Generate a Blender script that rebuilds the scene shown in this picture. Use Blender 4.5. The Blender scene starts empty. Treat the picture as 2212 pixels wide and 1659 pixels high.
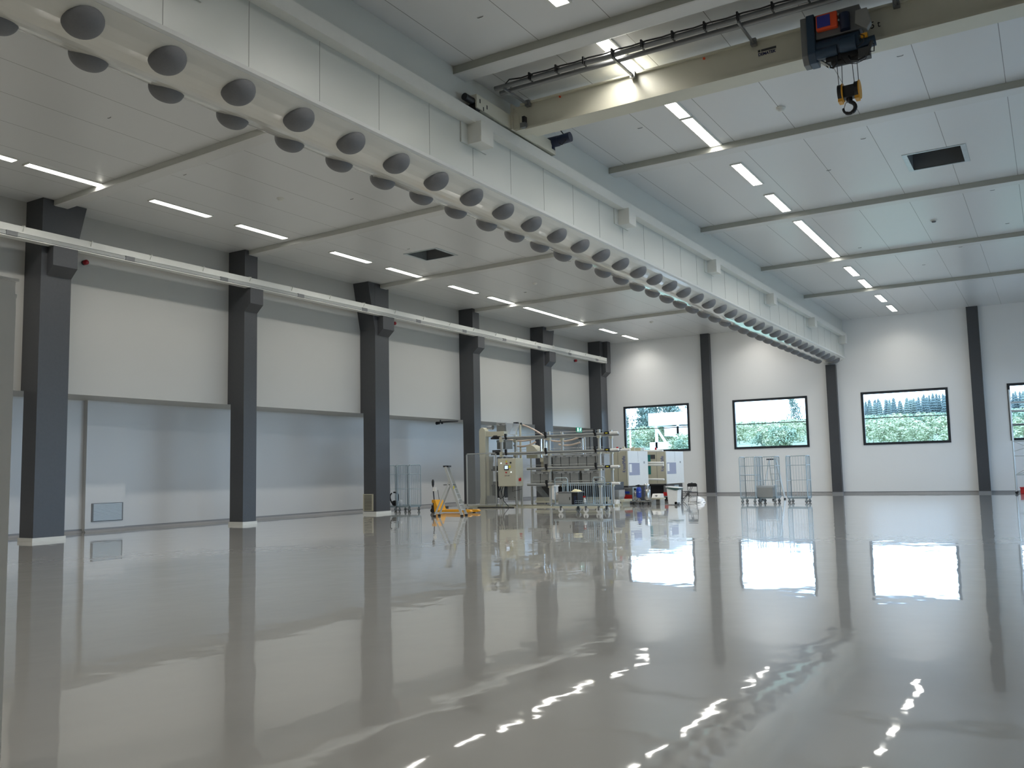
import bpy, math, random
from mathutils import Matrix, Vector
random.seed(7)
C = bpy.context.scene.collection
R = math.radians

# ------------------------------------------------------------------ materials
MATS = {}
def mat(name, col, rough=.5, metal=0., spec=.5, vary=.04, nscale=6., coat=0., coatr=.05, emit=None, es=0., alpha=None, bump=0., bscale=40., trans=0.):
    m = bpy.data.materials.new(name); m.use_nodes = True
    nt = m.node_tree; b = nt.nodes['Principled BSDF']
    tc = nt.nodes.new('ShaderNodeTexCoord'); nz = nt.nodes.new('ShaderNodeTexNoise'); nz.inputs['Scale'].default_value = nscale
    nz.inputs['Detail'].default_value = 3
    nt.links.new(tc.outputs['Object'], nz.inputs['Vector'])
    mx = nt.nodes.new('ShaderNodeMix'); mx.data_type = 'RGBA'
    mx.inputs[6].default_value = tuple(c*(1-vary) for c in col)+(1,)
    mx.inputs[7].default_value = tuple(min(1, c*(1+vary)) for c in col)+(1,)
    nt.links.new(nz.outputs['Fac'], mx.inputs[0]); nt.links.new(mx.outputs[2], b.inputs['Base Color'])
    b.inputs['Roughness'].default_value = rough; b.inputs['Metallic'].default_value = metal
    b.inputs['Specular IOR Level'].default_value = spec
    b.inputs['Coat Weight'].default_value = coat; b.inputs['Coat Roughness'].default_value = coatr
    if emit: b.inputs['Emission Color'].default_value = tuple(emit)+(1,); b.inputs['Emission Strength'].default_value = es
    if alpha is not None: b.inputs['Alpha'].default_value = alpha
    if trans: b.inputs['Transmission Weight'].default_value = trans
    if bump:
        n2 = nt.nodes.new('ShaderNodeTexNoise'); n2.inputs['Scale'].default_value = bscale
        bp = nt.nodes.new('ShaderNodeBump'); bp.inputs['Strength'].default_value = bump; bp.inputs['Distance'].default_value = .01
        nt.links.new(tc.outputs['Object'], n2.inputs['Vector']); nt.links.new(n2.outputs['Fac'], bp.inputs['Height']); nt.links.new(bp.outputs['Normal'], b.inputs['Normal'])
    MATS[name] = m
    return m

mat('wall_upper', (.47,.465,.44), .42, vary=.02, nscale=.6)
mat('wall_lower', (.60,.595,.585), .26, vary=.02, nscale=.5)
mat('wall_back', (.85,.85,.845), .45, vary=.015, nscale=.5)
mat('grey_skirting', (.26,.26,.265), .4)
mat('ceiling_plain', (.62,.62,.61), .3, vary=.02)
mat('beam_web_shade', (.40,.405,.36), .45)  # shaded near face of the right-hand beams, darkened in the colour
mat('post_white', (.88,.88,.86), .4)
mat('beam_web_shade_left', (.53,.535,.50), .45)  # same beam face on the left, its fainter shade put into the colour
mat('conductor', (.36,.37,.36), .4)
mat('girder_white', (.62,.635,.60), .33, vary=.02, nscale=.8)
mat('gloss_white', (.66,.65,.60), .13, vary=.02, nscale=.8, coat=.6, coatr=.03)
mat('cream_steel', (.60,.585,.49), .4, vary=.03)
mat('cream', (.58,.56,.44), .45)
mat('beige_panel', (.50,.47,.36), .45)
mat('machine_white', (.72,.72,.70), .4)
mat('trim_white', (.70,.70,.66), .35)
mat('column_grey', (.060,.062,.068), .42, vary=.12, nscale=14, bump=.15, bscale=60)
mat('perforated_grey', (.165,.168,.18), .6, vary=.08, nscale=30, bump=.3, bscale=160)
mat('window_frame', (.022,.026,.032), .35)
mat('trim_joint', (.30,.31,.29), .5)
mat('black', (.012,.012,.014), .45)
mat('dark_grey', (.05,.052,.055), .5)
mat('mid_grey', (.16,.165,.17), .5)
mat('crate_grey', (.29,.295,.285), .5, vary=.08)
mat('crate_dark', (.20,.205,.195), .5, vary=.08)
mat('alu', (.55,.56,.54), .35, metal=.35)
mat('galvanised', (.33,.40,.43), .35, metal=.35, vary=.12, nscale=25)
mat('track_grey', (.20,.205,.21), .3, metal=.5)
mat('steel', (.50,.50,.48), .25, metal=.9)
mat('chrome', (.75,.76,.78), .1, metal=1.)
mat('duct_metal', (.50,.55,.57), .3, metal=.7, vary=.2, nscale=9)
mat('yellow', (.72,.33,.01), .45)
mat('yellow_pulley', (.70,.33,.015), .45)
mat('sticker_yellow', (.75,.65,.05), .5)
mat('red', (.50,.02,.02), .4)
mat('alarm_red', (.32,.008,.015), .35)
mat('orange', (.85,.10,.03), .45)
mat('label_blue', (.045,.05,.33), .5)
mat('hoist_blue', (.018,.045,.085), .4)
mat('navy', (.01,.018,.05), .4)
mat('bottle_blue', (.02,.06,.38), .35)
mat('teal', (.01,.17,.16), .4)
mat('green_sign', (.01,.28,.15), .5, emit=(.02,.4,.22), es=.25)
mat('white_glow', (.9,.95,.95), .5, emit=(.8,.95,1), es=1.0)
mat('white_plastic', (.78,.78,.76), .4)
mat('cloth_white', (.72,.70,.66), .8)
mat('cloth_yellow', (.72,.68,.45), .85)
mat('bin_lid', (.05,.10,.09), .35)
mat('bag_white', (.92,.93,.95), .6)
mat('hose', (.62,.50,.42), .35, vary=.05)
mat('screen', (.6,.75,.9), .3, emit=(.65,.8,1), es=.9)
mat('film', (.75,.78,.80), .12, alpha=.35, bump=.8, bscale=14)
mat('plexi', (.55,.58,.58), .04, alpha=.16)
mat('door_glass', (.30,.33,.45), .08)
mat('bark', (.30,.26,.22), .8)
mat('birch_bark', (.85,.84,.80), .7)
mat('conifer_green', (.08,.115,.115), .8, vary=.35, nscale=3)
mat('conifer_pale', (.13,.17,.15), .8, vary=.3, nscale=3)
mat('leaf_light', (.34,.39,.25), .8, vary=.35, nscale=2)
mat('leaf_mid', (.20,.28,.20), .8, vary=.35, nscale=2)
mat('leaf_tall', (.11,.16,.135), .8, vary=.35, nscale=2)
mat('meadow', (.14,.19,.125), .9, vary=.3, nscale=.15)
mat('gravel', (.3,.3,.29), .9, vary=.15, nscale=2)
mat('site_white', (.85,.86,.86), .6)
mat('diffuser', (.9,.9,.88), .4, emit=(1,.98,.93), es=9)
mat('text_navy', (.012,.014,.09), .5)
mat('text_blue', (.03,.07,.30), .5)

def ceiling_material():
    m = mat('ceiling_panel', (.65,.655,.655), .28, vary=.02, nscale=.4)
    nt = m.node_tree; b = nt.nodes['Principled BSDF']
    geo = nt.nodes.new('ShaderNodeTexCoord'); sp = nt.nodes.new('ShaderNodeSeparateXYZ'); nt.links.new(geo.outputs['Object'], sp.inputs[0])
    a = nt.nodes.new('ShaderNodeMath'); a.operation = 'ADD'; a.inputs[1].default_value = .335+1.43*40
    nt.links.new(sp.outputs['X'], a.inputs[0])
    mo = nt.nodes.new('ShaderNodeMath'); mo.operation = 'MODULO'; mo.inputs[1].default_value = 1.43; nt.links.new(a.outputs[0], mo.inputs[0])
    lt = nt.nodes.new('ShaderNodeMath'); lt.operation = 'LESS_THAN'; lt.inputs[1].default_value = .014; nt.links.new(mo.outputs[0], lt.inputs[0])
    old = b.inputs['Base Color'].links[0].from_socket
    mx = nt.nodes.new('ShaderNodeMix'); mx.data_type = 'RGBA'; mx.inputs[7].default_value = (.20,.20,.19,1)
    nt.links.new(old, mx.inputs[6]); nt.links.new(lt.outputs[0], mx.inputs[0]); nt.links.new(mx.outputs[2], b.inputs['Base Color'])
ceiling_material()

def floor_material():
    m = mat('epoxy_floor', (.415,.405,.375), .30, vary=.03, nscale=.35, spec=.4, coat=1., coatr=.026)
    nt = m.node_tree; b = nt.nodes['Principled BSDF']
    tc = nt.nodes.new('ShaderNodeTexCoord')
    mp = nt.nodes.new('ShaderNodeMapping'); mp.inputs['Scale'].default_value = (1., .8, 1)
    nt.links.new(tc.outputs['Object'], mp.inputs['Vector'])
    n1 = nt.nodes.new('ShaderNodeTexNoise'); n1.inputs['Scale'].default_value = 1.3; n1.inputs['Detail'].default_value = 2.5
    nt.links.new(mp.outputs['Vector'], n1.inputs['Vector'])
    bp = nt.nodes.new('ShaderNodeBump'); bp.inputs['Strength'].default_value = .40; bp.inputs['Distance'].default_value = .012
    nt.links.new(n1.outputs['Fac'], bp.inputs['Height'])
    nt.links.new(bp.outputs['Normal'], b.inputs['Coat Normal'])
floor_material()

def glass_material():
    m = bpy.data.materials.new('window_glass'); m.use_nodes = True; nt = m.node_tree
    nt.nodes.remove(nt.nodes['Principled BSDF']); out = nt.nodes['Material Output']
    t = nt.nodes.new('ShaderNodeBsdfTransparent'); t.inputs[0].default_value = (.97,1,.985,1)
    g = nt.nodes.new('ShaderNodeBsdfGlossy'); g.inputs['Roughness'].default_value = .02
    lw = nt.nodes.new('ShaderNodeLayerWeight'); lw.inputs[0].default_value = .15
    mx = nt.nodes.new('ShaderNodeMixShader')
    nt.links.new(lw.outputs['Fresnel'], mx.inputs[0]); nt.links.new(t.outputs[0], mx.inputs[1]); nt.links.new(g.outputs[0], mx.inputs[2])
    nt.links.new(mx.outputs[0], out.inputs[0]); MATS['window_glass'] = m
glass_material()

# ------------------------------------------------------------------ mesh builder
class MB:
    def __init__(s): s.v = []; s.f = []; s.sm = []
    def add(s, vs, fs, smooth=False):
        o = len(s.v); s.v += [tuple(v) for v in vs]
        for f in fs: s.f.append(tuple(i+o for i in f)); s.sm.append(smooth)
        return s
    def box(s, x0, x1, y0, y1, z0, z1):
        vs = [(x, y, z) for z in (z0, z1) for y in (y0, y1) for x in (x0, x1)]
        return s.add(vs, [(0,2,3,1),(4,5,7,6),(0,1,5,4),(2,6,7,3),(0,4,6,2),(1,3,7,5)])
    def cbox(s, c, d): return s.box(c[0]-d[0]/2, c[0]+d[0]/2, c[1]-d[1]/2, c[1]+d[1]/2, c[2]-d[2]/2, c[2]+d[2]/2)
    def obox(s, p, q, w, h, up=(0,0,1)):
        p = Vector(p); q = Vector(q); d = (q-p).normalized(); u = Vector(up)
        if abs(d.dot(u)) > .99: u = Vector((1,0,0))
        a = d.cross(u).normalized(); b = a.cross(d)
        vs = [t + a*i*w/2 + b*j*h/2 for t in (p, q) for i, j in ((-1,-1),(1,-1),(1,1),(-1,1))]
        return s.add(vs, [(0,1,2,3),(7,6,5,4),(0,4,5,1),(1,5,6,2),(2,6,7,3),(3,7,4,0)])
    def tube(s, p, q, r, n=10, r2=None, cap=True):
        p = Vector(p); q = Vector(q); d = (q-p).normalized(); u = Vector((0,0,1))
        if abs(d.dot(u)) > .99: u = Vector((1,0,0))
        a = d.cross(u).normalized(); b = a.cross(d); r2 = r if r2 is None else r2
        vs = []
        for t, rr in ((p, r), (q, r2)):
            for k in range(n):
                w = 2*math.pi*k/n; vs.append(t + a*math.cos(w)*rr + b*math.sin(w)*rr)
        s.add(vs, [(k, (k+1) % n, n+(k+1) % n, n+k) for k in range(n)], True)
        if cap: s.add(vs, [tuple(range(n-1, -1, -1)), tuple(range(n, 2*n))])
        return s
    def path(s, pts, r, n=8):
        pts = [Vector(p) for p in pts]; vs = []; fr = None
        for i, p in enumerate(pts):
            d = (pts[min(i+1, len(pts)-1)] - pts[max(i-1, 0)]).normalized()
            if fr is None:
                u = Vector((0,0,1)) if abs(d.z) < .9 else Vector((1,0,0)); fr = d.cross(u).normalized()
            a = (fr - d*fr.dot(d)).normalized(); fr = a; b = a.cross(d)
            for k in range(n):
                w = 2*math.pi*k/n; vs.append(p + a*math.cos(w)*r + b*math.sin(w)*r)
        fs = [(i*n+k, i*n+(k+1) % n, (i+1)*n+(k+1) % n, (i+1)*n+k) for i in range(len(pts)-1) for k in range(n)]
        s.add(vs, fs, True)
        return s.add(vs, [tuple(range(n-1, -1, -1)), tuple(range((len(pts)-1)*n, len(pts)*n))])
    def prism(s, poly, axis, a, b):
        def mk(p, t):
            return (t, p[0], p[1]) if axis == 0 else (p[0], t, p[1]) if axis == 1 else (p[0], p[1], t)
        n = len(poly); vs = [mk(p, a) for p in poly] + [mk(p, b) for p in poly]
        return s.add(vs, [tuple(range(n)), tuple(range(2*n-1, n-1, -1))] + [(k, n+k, n+(k+1) % n, (k+1) % n) for k in range(n)])
    def lathe(s, c, prof, n=24, ax=None):
        c = Vector(c); z = Vector(ax or (0,0,1)).normalized(); u = Vector((1,0,0)) if abs(z.x) < .9 else Vector((0,1,0))
        a = z.cross(u).normalized(); b = z.cross(a); vs = []
        for r, h in prof:
            for k in range(n):
                w = 2*math.pi*k/n; vs.append(c + a*math.cos(w)*r + b*math.sin(w)*r + z*h)
        fs = [(i*n+k, i*n+(k+1) % n, (i+1)*n+(k+1) % n, (i+1)*n+k) for i in range(len(prof)-1) for k in range(n)]
        return s.add(vs, fs, True)
    def sphere(s, c, r, n=12, sc=(1,1,1)):
        vs = [(c[0]+r*sc[0]*math.sin(math.pi*i/n)*math.cos(2*math.pi*k/n/1.), c[1]+r*sc[1]*math.sin(math.pi*i/n)*math.sin(2*math.pi*k/n), c[2]+r*sc[2]*math.cos(math.pi*i/n)) for i in range(n+1) for k in range(n)]
        return s.add(vs, [(i*n+k, (i+1)*n+k, (i+1)*n+(k+1) % n, i*n+(k+1) % n) for i in range(n) for k in range(n)], True)
    def build(s, name, m, parent=None, local=False, kind=None, bevel=0.):
        me = bpy.data.meshes.new(name); off = Vector((0,0,0))
        if parent is not None and not local: off = wloc(parent)
        me.from_pydata([tuple(Vector(v)-off) for v in s.v], [], s.f); me.validate()
        for p, sm in zip(me.polygons, s.sm): p.use_smooth = sm
        me.materials.append(MATS[m] if isinstance(m, str) else m)
        o = bpy.data.objects.new(name, me); C.objects.link(o)
        if parent is not None: o.parent = parent
        if kind: o['kind'] = kind
        if bevel:
            b = o.modifiers.new('bevel', 'BEVEL'); b.width = bevel; b.segments = 2; b.limit_method = 'ANGLE'
        return o
def wloc(o):
    v = Vector((0,0,0))
    while o is not None: v += o.location; o = o.parent
    return v
def tag(o, label, cat, group=None):
    o['label'] = label; o['category'] = cat; o['kind'] = 'thing'
    if group: o['group'] = group
    return o
def thing(name, label, cat, loc=(0,0,0), rz=0., group=None):
    o = bpy.data.objects.new(name, None); C.objects.link(o); o.location = loc; o.rotation_euler = (0,0,rz)
    o.empty_display_size = .2
    return tag(o, label, cat, group)
def dup(root, loc, rz=None, label=None, group=None, sc=None):
    r = root.copy(); C.objects.link(r); r.location = loc
    if rz is not None: r.rotation_euler = (0,0,rz)
    if sc is not None: r.scale = sc
    if label: r['label'] = label
    if group: r['group'] = group
    for ch in list(root.children):
        c = ch.copy(); C.objects.link(c); c.parent = r
        for g in list(ch.children):
            d = g.copy(); C.objects.link(d); d.parent = c
    return r
def text(name, body, size, loc, m, parent=None, rot=(R(90),0,0), sx=1., bold=0., spacing=1.):
    cu = bpy.data.curves.new(name+'_c', 'FONT'); cu.body = body; cu.size = size; cu.extrude = .001; cu.offset = bold; cu.space_character = spacing
    t = bpy.data.objects.new('tmp', cu); C.objects.link(t)
    dg = bpy.context.evaluated_depsgraph_get(); me = bpy.data.meshes.new_from_object(t.evaluated_get(dg))
    bpy.data.objects.remove(t)
    me.materials.clear(); me.materials.append(MATS[m])
    o = bpy.data.objects.new(name, me); C.objects.link(o)
    o.location = Vector(loc) - (wloc(parent) if parent else Vector((0,0,0))); o.rotation_euler = rot; o.scale = (sx,1,1)
    if parent: o.parent = parent
    return o
def grid_rects(a0, a1, b0, b1, holes):
    As = sorted({a0, a1, *[h[0] for h in holes], *[h[1] for h in holes]}); Bs = sorted({b0, b1, *[h[2] for h in holes], *[h[3] for h in holes]})
    out = []
    for i in range(len(As)-1):
        run = None
        for j in range(len(Bs)-1):
            ca, cb = (As[i]+As[i+1])/2, (Bs[j]+Bs[j+1])/2
            inside = any(h[0] < ca < h[1] and h[2] < cb < h[3] for h in holes)
            if inside: run = None; continue
            out.append((As[i], As[i+1], Bs[j], Bs[j+1]))
    return out

# ------------------------------------------------------------------ setting
ZC = 9.38; YB = 50.2; XL = -25.75; XR = 4.4; Y0 = -8.
WZ0, WZ1 = 2.557, 5.386
wins = [(-22.515, -18.30), (-15.665, -11.46), (-8.655, -4.44), (-1.79, 2.42)]
MB().box(XL, XR, Y0, YB, -.2, 0).build('floor', 'epoxy_floor', kind='structure')
VR = (-2.70, -1.44, 23.95, 25.35); VL = (-19.2, -17.92, 24.5, 25.72)
cm = MB()
for a, b, c, d in grid_rects(XL, XR, Y0, YB, [VR, VL]): cm.box(a, b, c, d, ZC, ZC+.12)
cm.build('ceiling', 'ceiling_panel', kind='structure')
bm_ = MB()
for a, b, c, d in grid_rects(XL-.3, XR+.3, -.2, ZC+.3, [(w[0]+.03, w[1]-.03, WZ0+.03, WZ1-.03) for w in wins]): bm_.box(a, b, YB, YB+.25, c, d)
bm_.build('wall_back', 'wall_back', kind='structure')
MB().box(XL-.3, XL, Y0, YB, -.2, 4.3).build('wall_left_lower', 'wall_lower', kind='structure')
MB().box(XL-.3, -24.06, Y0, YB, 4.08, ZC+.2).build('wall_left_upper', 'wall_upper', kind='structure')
ry = [(14.5, 20.0), (21.5, 27.0), (28.5, 34.0), (35.5, 41.0), (42.5, 48.0)]
rm = MB()
for a, b, c, d in grid_rects(Y0, YB, -.2, ZC+.3, [(p, q, 1.2, 5.6) for p, q in ry]): rm.box(XR, XR+.25, a, b, c, d)
rm.build('wall_right', 'wall_back', kind='structure')
MB().box(XL-.3, XR+.3, Y0-.25, Y0, -.2, ZC+.3).build('wall_front', 'wall_upper', kind='structure')
MB().box(-25.9, -25.58, 16.6, 17.97, 0, 4.08).build('trim_1', 'wall_lower', kind='structure')
MB().prism([(XL,0),(XL+.07,0),(XL+.02,.06),(XL+.02,.11),(XL,.11)], 1, Y0, 16.6).prism([(XL,0),(XL+.07,0),(XL+.02,.06),(XL+.02,.11),(XL,.11)], 1, 17.97, YB).prism([(-25.58,0),(-25.51,0),(-25.56,.06),(-25.56,.11),(-25.58,.11)], 1, 16.58, 17.99).build('baseboard_left', 'grey_skirting', kind='structure')
MB().prism([(YB,0),(YB-.07,0),(YB-.02,.06),(YB-.02,.11),(YB,.11)], 0, XL, XR).build('baseboard_back', 'grey_skirting', kind='structure')

def window(n, ax, a0, a1, z0, z1, pos, mull=True):
    w = bpy.data.objects.new('window_%d' % n, None); C.objects.link(w); w['kind'] = 'structure'; w.location = ((a0+a1)/2, pos, z0) if ax == 'y' else (pos, (a0+a1)/2, z0)
    t = .125; fr = MB(); mu = MB(); pa = MB()
    def bx(mb, p, q, r, s, d0, d1):
        if ax == 'y': mb.box(p, q, pos+d0, pos+d1, r, s)
        else: mb.box(pos-d1, pos-d0, p, q, r, s)
    bx(fr, a0, a1, z0, z0+t, -.03, .12); bx(fr, a0, a1, z1-t, z1, -.03, .12)
    bx(fr, a0, a0+t, z0+t, z1-t, -.03, .12); bx(fr, a1-t, a1, z0+t, z1-t, -.03, .12)
    fr.build('window_frame', 'window_frame', w)
    zm = (z0+z1)/2
    bx(mu, a0+t, a1-t, zm-.02, zm+.02, -.01, .08); mu.build('mullion', 'window_frame', w)
    bx(pa, a0+t, a1-t, z0+t, zm-.02, .03, .04); bx(pa, a0+t, a1-t, zm+.02, z1-t, .03, .04); pa.build('pane', 'window_glass', w)
for i, (a, b) in enumerate(wins): window(i+1, 'y', a, b, WZ0, WZ1, YB)
for i, (a, b) in enumerate(ry): window(i+5, 'x', a, b, 1.2, 5.6, XR+.12 - .1)

# roof beams (trim under the ceiling)
for k in range(-2, 5):
    y = 13.48+7*k
    for (x0, x1) in ((-24.05, -10.79), (-9.37, XR)):
        ya, yb = (y+.50, y-.12) if x0 < -10 else (y, y)
        prof = [(0, ZC-.001), (0, ZC-.15), (.03, ZC-.16), (.38, ZC-.16), (.41, ZC-.15), (.41, ZC-.001)]
        n = len(prof); vs = [(x0, ya+p[0], p[1]) for p in prof]+[(x1, yb+p[0], p[1]) for p in prof]
        nm = 'trim_%d' % (2+(k+2)*2+(x0 > -10))
        o = MB().add(vs, [tuple(range(n)), tuple(range(2*n-1, n-1, -1))]+[(q, n+q, n+(q+1) % n, (q+1) % n) for q in range(n)]).build(nm, 'ceiling_plain', kind='structure')
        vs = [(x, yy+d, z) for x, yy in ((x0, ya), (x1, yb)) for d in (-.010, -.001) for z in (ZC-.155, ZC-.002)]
        MB().add(vs, [(0,1,3,2),(4,6,7,5),(0,4,5,1),(2,3,7,6),(0,2,6,4),(1,5,7,3)]).build('beam_web_shade', 'beam_web_shade_left' if x0 < -10 else 'beam_web_shade', o)  # thin plate over the beam's near face, carries its shade as a darker colour

# ------------------------------------------------------------------ left row of columns
ordl = ['first', 'second', 'third', 'fourth', 'fifth']
Ycs = [14.06+6.985*i for i in range(-2, 6)]
Ycs[-1] = 49.05
names = [None, None,
 'thick dark grey concrete column nearest the left edge of the photo',
 'slim dark grey column between the thick nearest column and the column with the louvred grille',
 'dark grey column with a louvred grille at its foot beside the wire cages',
 'dark grey column standing behind the tall cream elevator duct',
 'dark grey column rising behind the tube rack',
 'dark grey column in the far left corner next to the back wall']
for i, yc in enumerate(Ycs):
    if i == 7: hw = .43
    elif i % 2 == 0: hw = .437
    else: hw = .285
    lab = names[i] or 'dark grey column standing beyond the left edge of the photo'
    if i == 0: continue
    col = thing('column', lab, 'column', (-23.6, yc, 0))
    m = MB()
    m.prism([(-23.9,.10),(-23.26,.10),(-23.26,4.08),(-23.26,ZC-.003),(-24.055,ZC-.003),(-24.055,4.082),(-23.9,4.082)], 1, yc-hw, yc+hw)
    m.build('shaft', 'column_grey', col)
    fl = {0: 1, 2: 1, 4: -1, 6: 1}.get(i)
    if fl:
        a = yc+fl*hw; e = a+fl*.42
        pts = [(a, ZC-.003), (a, 7.45), (e, ZC-.003)]
        if fl < 0: pts = pts[::-1]
        MB().prism(pts, 0, -24.054, -23.262).build('flared_head', 'column_grey', col)
    m = MB().prism([(-23.27,7.22),(-22.97,7.48),(-22.97,8.02),(-23.27,8.02)], 1, yc-hw+(.16 if hw > .4 else 0), yc+hw)
    if i == 7: m.box(-23.27, -22.95, yc, yc+hw, 8.02, ZC-.003)
    m.build('corbel', 'column_grey', col)
    MB().box(-23.93, -23.23, yc-hw-.03, yc+hw+.03, 0, .10).build('plinth', 'trim_white', col)
    if i == 4:
        g = MB().box(-23.92, -23.40, yc-hw-.03, yc-hw-.001, .13, .80); gr = g.build('louvre_grille', 'beige_panel', col)
        s = MB()
        for k in range(11): s.box(-23.86, -23.46, yc-hw-.036, yc-hw-.029, .17+k*.056, .195+k*.056)
        s.build('slots', 'black', gr)
bn = ['slim dark column on the back wall between the first and second windows', 'dark column under the far end of the duct girder on the back wall', 'dark column on the back wall between the third window and the right window']
for j in range(4):
    x = -17.08+7.005*j; top = ZC if j != 1 else 6.98
    if j == 3: continue
    col = thing('column', bn[j], 'column', (x, YB-.15, 0))
    m = MB(); m.box(x-.258, x+.258, YB-.30, YB-.003, .10, min(top, ZC-.003))
    m.build('shaft', 'column_grey', col)
    MB().box(x-.275, x+.275, YB-.32, YB-.003, 0, .10).build('plinth', 'grey_skirting', col)

# ------------------------------------------------------------------ box girder with two rows of domes
gir = thing('duct_girder', 'long white boxed girder with two rows of grey domes along its V-shaped underside', 'girder', (-10.08, 20, 6.9))
m = MB(); m.box(-10.79, -9.37, 2.0, YB-.004, 7.32, ZC-.002)
m.build('casing', 'girder_white', gir)
sm = MB()
for k in range(-3, 32):
    y = 6.98+1.425*k
    if 2.0 < y < 50: sm.box(-9.372, -9.366, y-.003, y+.003, 7.36, 8.36)
sm.build('panel_joint', 'trim_joint', gir, kind='stuff')
prof = [(-9.385,7.33),(-9.385,7.295)]
ARC = 1.165; ZA = 7.05+ARC
for q in range(0, 15):
    a_ = R(36.5-73.*q/14); prof.append((-10.08+ARC*math.sin(a_), ZA-ARC*math.cos(a_)))
prof += [(-10.775,7.295),(-10.775,7.33)]
MB().prism(prof, 1, 2.0, YB-.004).build('underside', 'gloss_white', gir)
MB().prism([(-9.375,7.38),(-9.335,7.365),(-9.345,7.31),(-9.40,7.275)], 1, 2.0, YB-.004).prism([(-10.785,7.38),(-10.825,7.365),(-10.815,7.31),(-10.76,7.275)], 1, 2.0, YB-.004).build('edge_lip', 'machine_white', gir)
def dome_mesh(sgn):
    n = Vector((sgn*math.sin(R(20)), 0, -math.cos(R(20)))); m = MB()
    pr = [(.25, -.03), (.25, .0)] + [(.25*math.cos(R(a))**.9, .195*math.sin(R(a))) for a in range(8, 91, 9)]
    pr[-1] = (.001, .195)
    m.lathe((0,0,0), pr, 28, n); return m
for sgn, ys, nn in ((1, 3.69, 39), (-1, 3.09, 39)):
    pt = None; rr_ = ARC-.028
    for k in range(nn):
        y = ys+1.2*k
        if y > 49.9: continue
        loc = Vector((-10.08+sgn*rr_*math.sin(R(20.5)), y, ZA-rr_*math.cos(R(20.5))))-gir.location
        if pt is None:
            pt = dome_mesh(sgn).build('grey_dome', 'perforated_grey', gir, local=True); pt.location = loc
        else:
            o = pt.copy(); C.objects.link(o); o.location = loc

# runway beam on the girder with brackets
rb = thing('crane_runway', 'cream box-section crane runway along the right face of the domed girder', 'crane rail', (-9.25, 20, 8.36))
MB().box(-9.368, -9.15, 2.0, 49.9, 8.36, 8.60).build('runway_beam', 'trim_white', rb)
MB().box(-9.29, -9.23, 2.0, 49.7, 8.60, 8.635).build('rail', 'steel', rb)
for k in range(-1, 6):
    y = 14.1+7*k
    MB().box(-9.372, -9.03, y-.20, y+.24, 7.96, 8.375).build('bracket', 'trim_white', rb); MB().prism([(-9.372,7.95),(-9.34,7.95),(-9.34,8.36),(-9.372,8.36)], 1, y-.42, y+.46).build('bracket_plate', 'girder_white', rb)
# left runway
lr = thing('crane_rail', 'white crane rail carried on the corbels of the left columns', 'crane rail', (-23.1, 20, 8.02))
MB().box(-23.24, -23.0, 0, 49.4, 8.17, 8.36).box(-23.22, -23.02, 0, 49.4, 8.045, 8.17).box(-23.24, -22.99, 0, 49.4, 8.022, 8.045).build('rail_beam', 'trim_white', lr)
MB().box(-23.02, -22.985, 0, 49.4, 8.06, 8.15).build('conductor_bar', 'conductor', lr)
MB().box(-23.2, -23.0, 49.25, 49.45, 8.34, 8.72).build('end_stop', 'white_plastic', lr)
for k in range(13):
    y = 2.3+3.5*k
    MB().box(-23.03, -22.97, y+3.2, y+3.5, 8.05, 8.17).build('joint_clip', 'mid_grey', lr)
for k in range(24):
    y = 3.2+1.95*k
    MB().obox((-23.0, y, 8.22), (-22.93, y, 8.36), .02, .02).obox((-22.93, y, 8.36), (-23.05, y, 8.38), .02, .02).build('hanger', 'trim_white', lr)

# ------------------------------------------------------------------ lights
LY = [-5.5, -1.5, 2.9, 6.6, 10.6, 12.88, 16.42, 19.5, 23.7, 26.73, 30.8, 33.8, 36.95, 38.95, 40.85, 45.2, 48.25]
RYs = [-5, -1, 3.5, 8.5, 11.6, 15.1, 17.35, 19.45, 23.05, 26.15, 29.45, 31.45, 33.4, 37.4, 40.35, 44.5, 47.75]
MY = [-5, -1, 3.5, 9, 13, 16.2, 19.3, 23.4, 26.3, 30.4, 33.2, 37.0, 39.0, 40.9, 45.2, 48.1]
def fixture():
    f = MB()
    f.box(-.16,.16,-1.02,-.99,-.035,0).box(-.16,.16,.99,1.02,-.035,0).box(-.16,-.125,-.99,.99,-.035,0).box(.125,.16,-.99,.99,-.035,0)
    return f
def light_row(xs, ys, where, gname):
    global LPROTO
    n = 0
    for x, y in zip(xs, ys):
        if LPROTO is None:
            t = thing('ceiling_light', '', 'ceiling light', (x, y, ZC))
            fixture().build('light_frame', 'trim_white', t, local=True)
            MB().box(-.125,.125,-.97,.97,-.03,-.005).build('diffuser', 'diffuser', t, local=True)
            LPROTO = t
        else: t = dup(LPROTO, (x, y, ZC))
        t['label'] = where(n, len(xs)); t['group'] = gname
        l = bpy.data.lights.new('lamp', 'AREA'); l.shape = 'RECTANGLE'; l.size = .2; l.size_y = 1.9
        l.energy = POWER; l.color = (1, .965, .89); l.spread = R(138)
        lo = bpy.data.objects.new('lamp', l); C.objects.link(lo); lo.location = (x, y, ZC-.04)
        n += 1
POWER = 54; LPROTO = None
cnt = ['first','second','third','fourth','fifth','sixth','seventh','eighth','ninth','tenth','eleventh','twelfth','thirteenth','fourteenth','fifteenth','sixteenth','seventeenth','eighteenth']
light_row([-21.05]*len(LY), LY, lambda i, n: 'recessed strip light in the left ceiling row, %s from the far end' % cnt[n-1-i], 'strip lights in the left row')
light_row([-6.5]*len(RYs), RYs, lambda i, n: 'recessed strip light in the ceiling row right of the girder, %s from the far end' % cnt[n-1-i], 'strip lights in the right row')
light_row([-14.0]*len(MY), MY, lambda i, n: 'strip light hidden behind the girder, seen only mirrored in the floor', 'strip lights behind the girder')

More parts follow.
